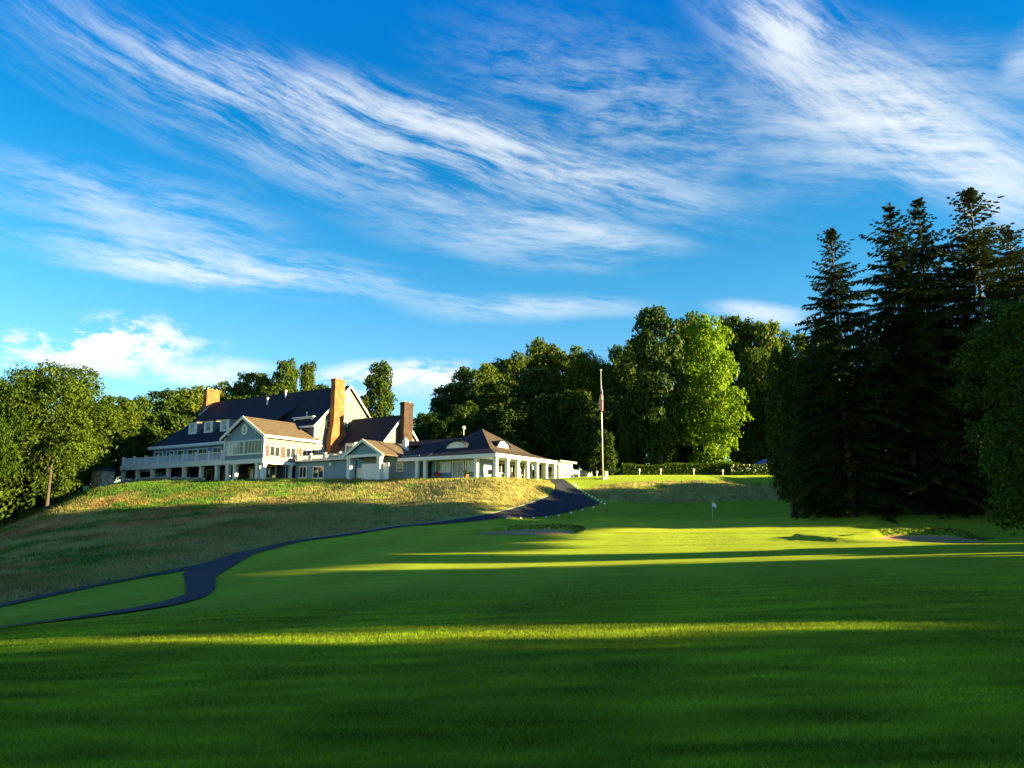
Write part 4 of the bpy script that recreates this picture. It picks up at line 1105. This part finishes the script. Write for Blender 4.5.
def chair_parts(root):
    m = MB(); m.box(-.25,.25,-.25,.25,.42,.47); m.build('seat', M['dark_wood'], root)
    m = MB(); m.box(-.25,.25,.22,.27,.47,.98); m.build('backrest', M['dark_wood'], root)
    for a, b in ((-.22,-.22),(.22,-.22),(-.22,.24),(.22,.24)):
        m = MB(); m.box(a-.025,a+.025,b-.025,b+.025,0,.42); m.build('leg', M['dark_wood'], root)
def copy_tree(o, parent=None):
    c = o.copy(); COL.objects.link(c)
    if parent: c.parent = parent
    for k in list(o.children): copy_tree(k, c)
    return c
chair0 = empty('chair', hw(33.4,-3.3,-.97), -TH+.4); chair_parts(chair0); tag(chair0, 'dark wooden chair on the golf shop porch between the white columns', 'chair', 'porch chairs')
for u, v, r in ((33.6,-2.2,1.3),(33.4,.9,1.6),(33.5,2.2,1.2),(33.6,4.4,1.5)):
    c = copy_tree(chair0); c.location = hw(u, v, -.97); c.rotation_euler = (0,0,r)
for i, u in enumerate((-31,-27.6,-23.4,-19.2,-15.2,-11.5,-6.4,-4.6,-2.6)):
    c = copy_tree(chair0); zz = -.0; X = hw(u,-8.2); c.location = (X[0], X[1], gg(X[0], X[1])); c.rotation_euler = (0,0,i*1.1)
    c['label'] = 'dark chair in the shade under the white deck'; c['group'] = 'chairs under the deck'
def planter(u, v, label, mat):
    X = hw(u, v, -.97); r = empty('planter', X); tag(r, label, 'planter')
    m = MB(); m.tube([(0,0,0),(0,0,.45)],[.24,.34],12); m.build('pot', M['terracotta'], r)
    m = MB(); rnd = random.Random(int(u*10))
    for k in range(60):
        a = rnd.uniform(0,6.28); q = rnd.uniform(0,.5); m.ball((q*math.cos(a), q*math.sin(a), .5+rnd.uniform(0,.55)*(1-q)), .09, 5, 3)
    m.build('flowers', mat, r)
planter(25.9,-4.0,'potted dark red flowers left of the white double door', M['flower'])
planter(30.4,-4.0,'potted dark shrub right of the white double door', M['leaf_dark'])

# terrace ledge rocks, planting below the shop
# ------------------------------------------------------------------ flagpole, lamps, hedge
fx, fy, _ = at(603, 478, 95.5); fz = gg(fx, fy); FH = at(601, 371, 95.5)[2]-fz
fp = empty('flagpole', (fx, fy, fz)); tag(fp, 'tall white flagpole standing on the lawn above the bank', 'flagpole')
m = MB(); m.smooth = True; m.tube([(0,0,-.2),(0,0,FH*.5),(0,0,FH)],[.085,.07,.04],12); m.build('pole', M['metal'], fp)
m = MB(); m.smooth = True; m.ball((0,0,FH+.1),.13,10,8); m.build('finial', M['metal'], fp)
m = MB(); m.tube([(0,0,-.1),(0,0,.12)],[.34,.3],14); m.build('base_collar', M['concrete'], fp)
# limp flag: folds hang down along the pole
def flag_mats():
    mt, nt, b = new_mat('striped_flag_cloth')
    at_ = N(nt, 'ShaderNodeAttribute'); at_.attribute_name = 'alb'
    nt.links.new(at_.outputs['Color'], b.inputs['Base Color']); b.inputs['Roughness'].default_value = .85
    return mt
def hung_flag():
    # the cloth (fly length 2.7, hoist 1.6) hangs from its upper hoist corner, gathered in folds
    nu, nv = 64, 53; V = []; Cc = []
    for i in range(nu):
        s = i/(nu-1)
        for j in range(nv):
            t = j/(nv-1)
            drop = 1.9*t + 2.1*s**1.05*(1-.25*t)
            w = .5*math.sin(s*math.pi*.95)**.6+.02
            x = -.10 - w*(.45+.55*math.sin(s*17+t*2.2))*.9
            y = -.12 + .16*math.sin(s*17+1.6+t*1.4)*(.25+s)
            V.append((x*(.6+.6*t)+.22, y-.06, -drop))
            stripe = int(t*13) % 2
            col = (.55,.02,.03) if stripe == 0 else (.55,.52,.50)
            if s < .4 and t < 7/13.:
                col = (.03,.05,.20)
                if int(s/.4*11) % 2 == 1 and int(t*13/7*9) % 2 == 1: col = (.72,.72,.72)
            Cc.append(col)
    I = np.arange(nu*nv).reshape(nu, nv)
    Fq = np.stack([I[:-1,:-1], I[:-1,1:], I[1:,1:], I[1:,:-1]], -1).reshape(-1,4)
    me = np_mesh('flag', np.array(V), Fq, flag_mats(), True, np.array(Cc))
    o = bpy.data.objects.new('flag', me); COL.objects.link(o); o.location = (fx, fy-.02, fz+FH*.86)
    tag(o, 'red and white striped flag hanging limp from the tall pole', 'flag')
hung_flag()
bx_, by_, _ = at(606.5, 478, 95.6)
ub = empty('utility_box', (bx_, by_, gg(bx_, by_))); tag(ub, 'small white box beside the foot of the flagpole', 'utility box')
m = MB(); m.box(-.2,.2,-.15,.15,-.1,.85); m.build('cabinet', M['white'], ub); m = MB(); m.box(-.23,.23,-.18,.18,.85,.92); m.build('lid', M['metal'], ub)

def lamp(px, py, Y, label):
    x, y, _ = at(px, py, Y); r = empty('path_lamp', (x, y, gg(x, y))); tag(r, label, 'garden lamp', 'lawn lamps')
    m = MB(); m.tube([(0,0,-.1),(0,0,.5)],[.05,.05],8); m.build('post', M['white'], r)
    m = MB(); m.tube([(0,0,.5),(0,0,.72)],[.11,.13],8); m.build('lantern', M['white'], r)
    m = MB(); m.tube([(0,0,.72),(0,0,.86)],[.2,.03],8); m.build('cap', M['white'], r)
for (px, py, Y), lb in zip(((597,478,96.5),(639.5,478,98.5),(661,478,99),(694,478,99.5),(723,477.5,100)),
        ('short white lamp just left of the flagpole foot','short white lamp on the lawn, first right of the flagpole','short white lamp on the lawn, second right of the flagpole',
         'short white lamp on the lawn before the bright maple','short white lamp on the lawn furthest from the flagpole')):
    lamp(px, py, Y, lb)

def leafy_box(name, x0, x1, y0, y1, h, n, leaf, mat, seed):
    rng = np.random.default_rng(seed)
    x = rng.uniform(x0, x1, n); y = rng.uniform(y0, y1, n); z = h*rng.random(n)**.6
    # push to the surface
    k = rng.random(n) < .75; f = rng.integers(0, 3, n)
    y = np.where(k & (f == 0), y0+rng.normal(0,.08,n), y); z = np.where(k & (f == 1), h+rng.normal(0,.10,n)+.12*np.sin(x*.9), z); y = np.where(k & (f == 2), y1+rng.normal(0,.08,n), y)
    p = np.c_[x, y, z]
    nn = rng.normal(size=(n,3)); nn /= np.linalg.norm(nn,axis=1)[:,None]
    t = np.cross(nn, rng.normal(size=(n,3))); t /= np.linalg.norm(t,axis=1)[:,None]; b = np.cross(nn, t)
    L = leaf*rng.uniform(.6,1.3,n)[:,None]
    V = np.stack([p-t*L*.5, p+b*L*.3, p+t*L*.5, p-b*L*.3],1).reshape(-1,3)
    V[:,2] += gridz(V[:,0], V[:,1])
    return V, np.arange(n*4).reshape(n,4)
def undergrowth(name, label, runs, seed):
    Vs = []
    for i, (x0, x1, y0, y1, h, n) in enumerate(runs): Vs.append(leafy_box('u', x0, x1, y0, y1, h, n, .7, None, seed+i)[0])
    V = np.concatenate(Vs); o = bpy.data.objects.new(name, np_mesh(name, V, np.arange(len(V)).reshape(-1,4), M['leaf_dark'])); COL.objects.link(o); tag(o, label, 'undergrowth', kind='stuff')
undergrowth('undergrowth', 'dark tangled undergrowth filling the wood between the tree trunks', ((-100,-30,150,158,8,5000),(-30,40,148,158,8,6000),(20,110,128,140,6,7000),(40,120,158,166,10,5000),(-125,-62,118,126,9,6000),(-110,-64,96,104,5,4000),(-100,-68,78,84,4,3000)), 50)
hx0 = at(622,470,108)[0]; hx1 = at(738,470,108)[0]
V, Fq = leafy_box('hedge', hx0, hx1, 107, 109.4, 1.75, 16000, .26, None, 3)
o = bpy.data.objects.new('hedge', np_mesh('hedge', V, Fq, M['hedge'])); COL.objects.link(o); tag(o, 'long clipped green hedge across the lawn behind the lamps', 'hedge')
x0 = at(728,470,107)[0]; x1 = at(766,470,107)[0]
r = empty('flowering_shrub', (0,0,0)); 
V, Fq = leafy_box('shrub', x0, x1, 106, 108, 1.45, 6000, .26, None, 5)
o = bpy.data.objects.new('foliage', np_mesh('foliage', V, Fq, M['hedge'])); COL.objects.link(o)
cx, cy = (x0+x1)/2, 107.0; r.location = (cx, cy, gg(cx, cy)); tag(r, 'low shrub with white blossom at the right end of the hedge', 'shrub')
o.parent = r; o.matrix_parent_inverse = Matrix.Translation((-cx, -cy, -gg(cx, cy)))
rnd = random.Random(2); m = MB()
for k in range(70):
    xx = rnd.uniform(x0, x1)-cx; zz = rnd.uniform(.5,1.5); m.ball((xx, -1.02+rnd.uniform(-.1,.1), zz), rnd.uniform(.06,.12), 5, 3)
m.build('blossom', M['flower_white'], r)
# parasol behind the hedge
X = at(765, 470, 112); us = empty('parasol', (X[0], X[1], gg(X[0], X[1]))); tag(us, 'dim blue parasol behind the right end of the hedge', 'parasol')
m = MB(); m.tube([(0,0,0),(0,0,2.6)],[.04,.03],8); m.build('pole', M['metal'], us)
m = MB(); n = 8
vs = [(0,0,2.75)]+[(1.5*math.cos(k*math.pi/4),1.5*math.sin(k*math.pi/4),2.05) for k in range(8)]+[(1.5*math.cos(k*math.pi/4),1.5*math.sin(k*math.pi/4),1.85) for k in range(8)]
m.add(vs, [(0,1+k,1+(k+1)%8) for k in range(8)]+[(1+k,9+k,9+(k+1)%8,1+(k+1)%8) for k in range(8)]); m.build('canopy', M['canvas_blue'], us)

# golf flagstick on the green
gx_, gy_, _ = at(713, 524, 73); gzz = gg(gx_, gy_)
st = empty('flagstick', (gx_, gy_, gzz)); tag(st, 'thin white flagstick with small white pennant standing in the hole on the green', 'flagstick')
m = MB(); m.smooth = True; m.tube([(0,0,-.1),(0,0,2.15)],[.036,.026],8); m.build('stick', M['metal'], st)
V = []; nu = 10
for i in range(nu):
    s = i/(nu-1); yy = .05*math.sin(s*6)
    V += [(s*.36+.02, yy, 2.12-.28*s), (s*.36+.02, yy, 1.72-.22*s)]
I = np.arange(nu)*2
Fq = np.stack([I[:-1], I[:-1]+1, I[1:]+1, I[1:]], -1)
me = np_mesh('pennant', np.array(V), Fq, M['canvas_white'], True); o = bpy.data.objects.new('pennant', me); COL.objects.link(o); o.parent = st
m = MB(); m.tube([(0,0,.004),(0,0,.012)],[.075,.075],16); m.build('cup', M['dark'], st)

# ------------------------------------------------------------------ light, sky, camera
w = bpy.data.worlds.new('World'); sc.world = w; w.use_nodes = True
nt = w.node_tree; bg = nt.nodes['Background']
sky = N(nt, 'ShaderNodeTexSky', sky_type='NISHITA'); sky.sun_disc = False
sky.sun_elevation = rad(SUN_EL); sky.sun_rotation = rad(90+SUN_AZ); sky.ozone_density = 3.0; sky.dust_density = .3; sky.air_density = 1.0
tc = N(nt, 'ShaderNodeTexCoord'); sp = N(nt, 'ShaderNodeSeparateXYZ'); nt.links.new(tc.outputs['Generated'], sp.inputs[0])
def mth(op, a, b=None, c=None):
    n = N(nt, 'ShaderNodeMath', operation=op)
    for i, q in enumerate((a, b, c)):
        if q is None: continue
        if isinstance(q, (int, float)): n.inputs[i].default_value = q
        else: nt.links.new(q, n.inputs[i])
    return n.outputs[0]
def ramp(v, a, b, lo_=0.0, hi_=1.0, mode='SMOOTHSTEP'):
    n = N(nt, 'ShaderNodeMapRange', interpolation_type=mode); n.inputs['From Min'].default_value = a; n.inputs['From Max'].default_value = b
    n.inputs['To Min'].default_value = lo_; n.inputs['To Max'].default_value = hi_; nt.links.new(v, n.inputs['Value']); return n.outputs[0]
el = mth('ARCSINE', sp.outputs[2])                       # elevation, radians
az = mth('ARCTAN2', sp.outputs[0], sp.outputs[1])         # azimuth from +Y towards +X
cv = N(nt, 'ShaderNodeCombineXYZ'); nt.links.new(az, cv.inputs[0]); nt.links.new(el, cv.inputs[1])
def noise(vec, scale, detail=6, rough=.6, dist=0.0, st=(1,1,1), rot=0.0, loc=(0,0,0)):
    mp = N(nt, 'ShaderNodeMapping', vector_type='TEXTURE'); mp.inputs['Rotation'].default_value = (0,0,rot); mp.inputs['Scale'].default_value = st; mp.inputs['Location'].default_value = loc
    nt.links.new(vec, mp.inputs['Vector'])
    n = N(nt, 'ShaderNodeTexNoise'); n.inputs['Scale'].default_value = scale; n.inputs['Detail'].default_value = detail; n.inputs['Roughness'].default_value = rough; n.inputs['Distortion'].default_value = dist
    nt.links.new(mp.outputs[0], n.inputs['Vector']); return n.outputs['Fac']
def azel(px, py):
    d = ray(px, py); r = math.sqrt(sum(q*q for q in d)); return math.atan2(d[0], d[1]), math.asin(d[2]/r)
def bank(p0, p1, width, strength, nz, a=.42, b=.72, end=.55):
    """a cloud bank between two directions of the sky, broken up by a noise"""
    A = azel(*p0); B = azel(*p1); c = ((A[0]+B[0])/2, (A[1]+B[1])/2); dx, dy = B[0]-A[0], B[1]-A[1]
    L = math.hypot(dx, dy)/2; rot = math.atan2(dy, dx)
    mp = N(nt, 'ShaderNodeMapping', vector_type='TEXTURE'); mp.inputs['Location'].default_value = (c[0], c[1], 0); mp.inputs['Rotation'].default_value = (0,0,rot); mp.inputs['Scale'].default_value = (L, width, 1)
    nt.links.new(WV, mp.inputs['Vector'])
    ln = N(nt, 'ShaderNodeVectorMath', operation='LENGTH'); nt.links.new(mp.outputs[0], ln.inputs[0])
    f = ramp(ln.outputs['Value'], 1.25, .0, 0, 1)
    t = ramp(nz, a, b)
    return mth('MULTIPLY', mth('MULTIPLY', f, t), strength)
# slightly warped coordinates keep the banks from looking like ellipses
wn = N(nt, 'ShaderNodeTexNoise'); wn.inputs['Scale'].default_value = 5.0; wn.inputs['Detail'].default_value = 4; nt.links.new(cv.outputs[0], wn.inputs['Vector'])
ws = N(nt, 'ShaderNodeVectorMath', operation='SUBTRACT'); nt.links.new(wn.outputs['Color'], ws.inputs[0]); ws.inputs[1].default_value = (.5,.5,.5)
wm = N(nt, 'ShaderNodeVectorMath', operation='SCALE'); nt.links.new(ws.outputs[0], wm.inputs[0]); wm.inputs['Scale'].default_value = .035
wa = N(nt, 'ShaderNodeVectorMath', operation='ADD'); nt.links.new(cv.outputs[0], wa.inputs[0]); nt.links.new(wm.outputs[0], wa.inputs[1]); WV = wa.outputs[0]
n_fall = noise(WV, 12, 12, .74, .10, (3.0,.40,1), rad(-16))          # fibres sloping down to the right
n_rise = noise(WV, 12, 12, .74, .10, (2.2,.40,1), rad(-38), (3,1,0))
n_flat = noise(WV, 12, 12, .74, .10, (2.8,.45,1), rad(-5), (7,2,0))
n_puff = noise(WV, 11, 9, .66, .15, (1.7,.8,1), 0, (4.3,2.2,0))
n_rip = noise(WV, 20, 9, .72, .15, (1.7,.4,1), rad(-10), (2,4,0))
B = [
 bank((-40,-20),(760,210),.085,.62,n_fall,.40,.70), bank((330,90),(740,200),.035,.8,n_fall,.36,.66), bank((40,10),(520,130),.045,.55,n_fall,.40,.68),
 bank((430,40),(880,150),.10,.38,n_rip,.36,.74),
 bank((-60,160),(300,240),.055,.62,n_flat,.38,.68), bank((-40,225),(450,288),.032,.85,n_flat,.36,.66), bank((60,262),(300,280),.022,.7,n_flat,.36,.66),
 bank((330,205),(690,250),.045,.5,n_flat,.36,.68), bank((500,215),(690,250),.022,.55,n_flat,.32,.6),
 bank((450,300),(660,306),.018,.65,n_flat,.30,.62), bank((380,300),(560,316),.022,.35,n_flat,.34,.66),
 bank((700,-10),(1080,200),.075,.85,n_rise,.34,.64), bank((740,0),(830,60),.04,.9,n_rise,.30,.6), bank((720,110),(1060,110),.09,.6,n_fall,.36,.68), bank((830,90),(1060,210),.045,.85,n_fall,.33,.62),
 bank((960,150),(1060,230),.06,.5,n_rise,.34,.66), bank((1000,60),(1060,70),.04,.5,n_flat,.34,.66),
 bank((-40,345),(215,345),.036,3.0,n_puff,.47,.58), bank((0,338),(200,348),.026,2.2,n_puff,.45,.56), bank((90,366),(300,374),.020,1.6,n_puff,.36,.55), bank((300,384),(500,378),.026,3.0,n_puff,.46,.58), bank((700,308),(830,318),.016,.9,n_puff,.3,.55),
 bank((380,392),(480,384),.02,1.0,n_puff,.3,.55),
]
dens = B[0]
for q in B[1:]: dens = mth('ADD', dens, q)
behind = ramp(sp.outputs[1], .1, -.5)  # unseen clouds behind the camera, added as neutral fill for shaded surfaces
n_fill = noise(tc.outputs['Generated'], 3.0, 7, .65, .3, (1.6,.7,.6), .5)
dens = mth('ADD', dens, mth('MULTIPLY', mth('MULTIPLY', behind, ramp(n_fill, .42, .68)), .40))
dens = mth('MULTIPLY', mth('SUBTRACT', 1.0, mth('EXPONENT', mth('MULTIPLY', dens, -1.15))), 1.0)
# colour of the clear sky: the physical sky, deepened
hs = N(nt, 'ShaderNodeHueSaturation'); hs.inputs['Saturation'].default_value = 1.25; hs.inputs['Value'].default_value = 1.0; nt.links.new(sky.outputs[0], hs.inputs['Color'])
tint = N(nt, 'ShaderNodeMix', data_type='RGBA', blend_type='MULTIPLY'); tint.inputs['Factor'].default_value = 1.0
nt.links.new(hs.outputs[0], tint.inputs['A'])
cr = N(nt, 'ShaderNodeValToRGB'); nt.links.new(ramp(el, 0, rad(90), 0, 1, 'LINEAR'), cr.inputs[0])
E_ = cr.color_ramp.elements
E_[0].position = 0; E_[0].color = (1.1,1.0,.85,1); E_[1].position = 1; E_[1].color = (.04,.76,1.02,1)
for p_, c_ in ((13/90,(.78,.88,.83,1)),(17/90,(.55,.87,.82,1)),(22/90,(.28,.80,.81,1)),(28/90,(.05,.72,.80,1)),(36/90,(.04,.76,1.02,1))):
    q_ = E_.new(p_); q_.color = c_
nt.links.new(cr.outputs[0], tint.inputs['B'])
SKYMIX = N(nt, 'ShaderNodeMix', data_type='RGBA'); nt.links.new(dens, SKYMIX.inputs['Factor']); nt.links.new(tint.outputs['Result'], SKYMIX.inputs['A'])
SKYMIX.inputs['B'].default_value = (2.9,3.05,3.05,1)
nt.links.new(SKYMIX.outputs['Result'], bg.inputs['Color']); bg.inputs['Strength'].default_value = .051

L = bpy.data.lights.new('sun', 'SUN'); L.energy = 5.0; L.angle = rad(.6); L.color = (1.0,.74,.32)
so = bpy.data.objects.new('sun', L); COL.objects.link(so)
ce = math.cos(rad(SUN_EL)); sd = Vector((ce*math.cos(rad(SUN_AZ)), -ce*math.sin(rad(SUN_AZ)), math.sin(rad(SUN_EL))))
so.rotation_euler = sd.to_track_quat('Z','Y').to_euler(); so.location = (60,-20,40)

cam = bpy.data.cameras.new('camera'); cam.sensor_width = 36; cam.lens = 36*F/1024; cam.clip_end = 6000; cam.clip_start = .05
co = bpy.data.objects.new('camera', cam); COL.objects.link(co); co.location = (0,0,CZ); co.rotation_euler = (math.pi/2+PITCH, 0, 0)
sc.camera = co
sc.view_settings.view_transform = 'Standard'; sc.view_settings.look = 'None'; sc.view_settings.exposure = 2.85; sc.view_settings.gamma = 1.0
sc.view_settings.use_curve_mapping = False
sc.cycles.max_bounces = 5; sc.cycles.diffuse_bounces = 2; sc.cycles.transparent_max_bounces = 4
sc.cycles.use_denoising = True
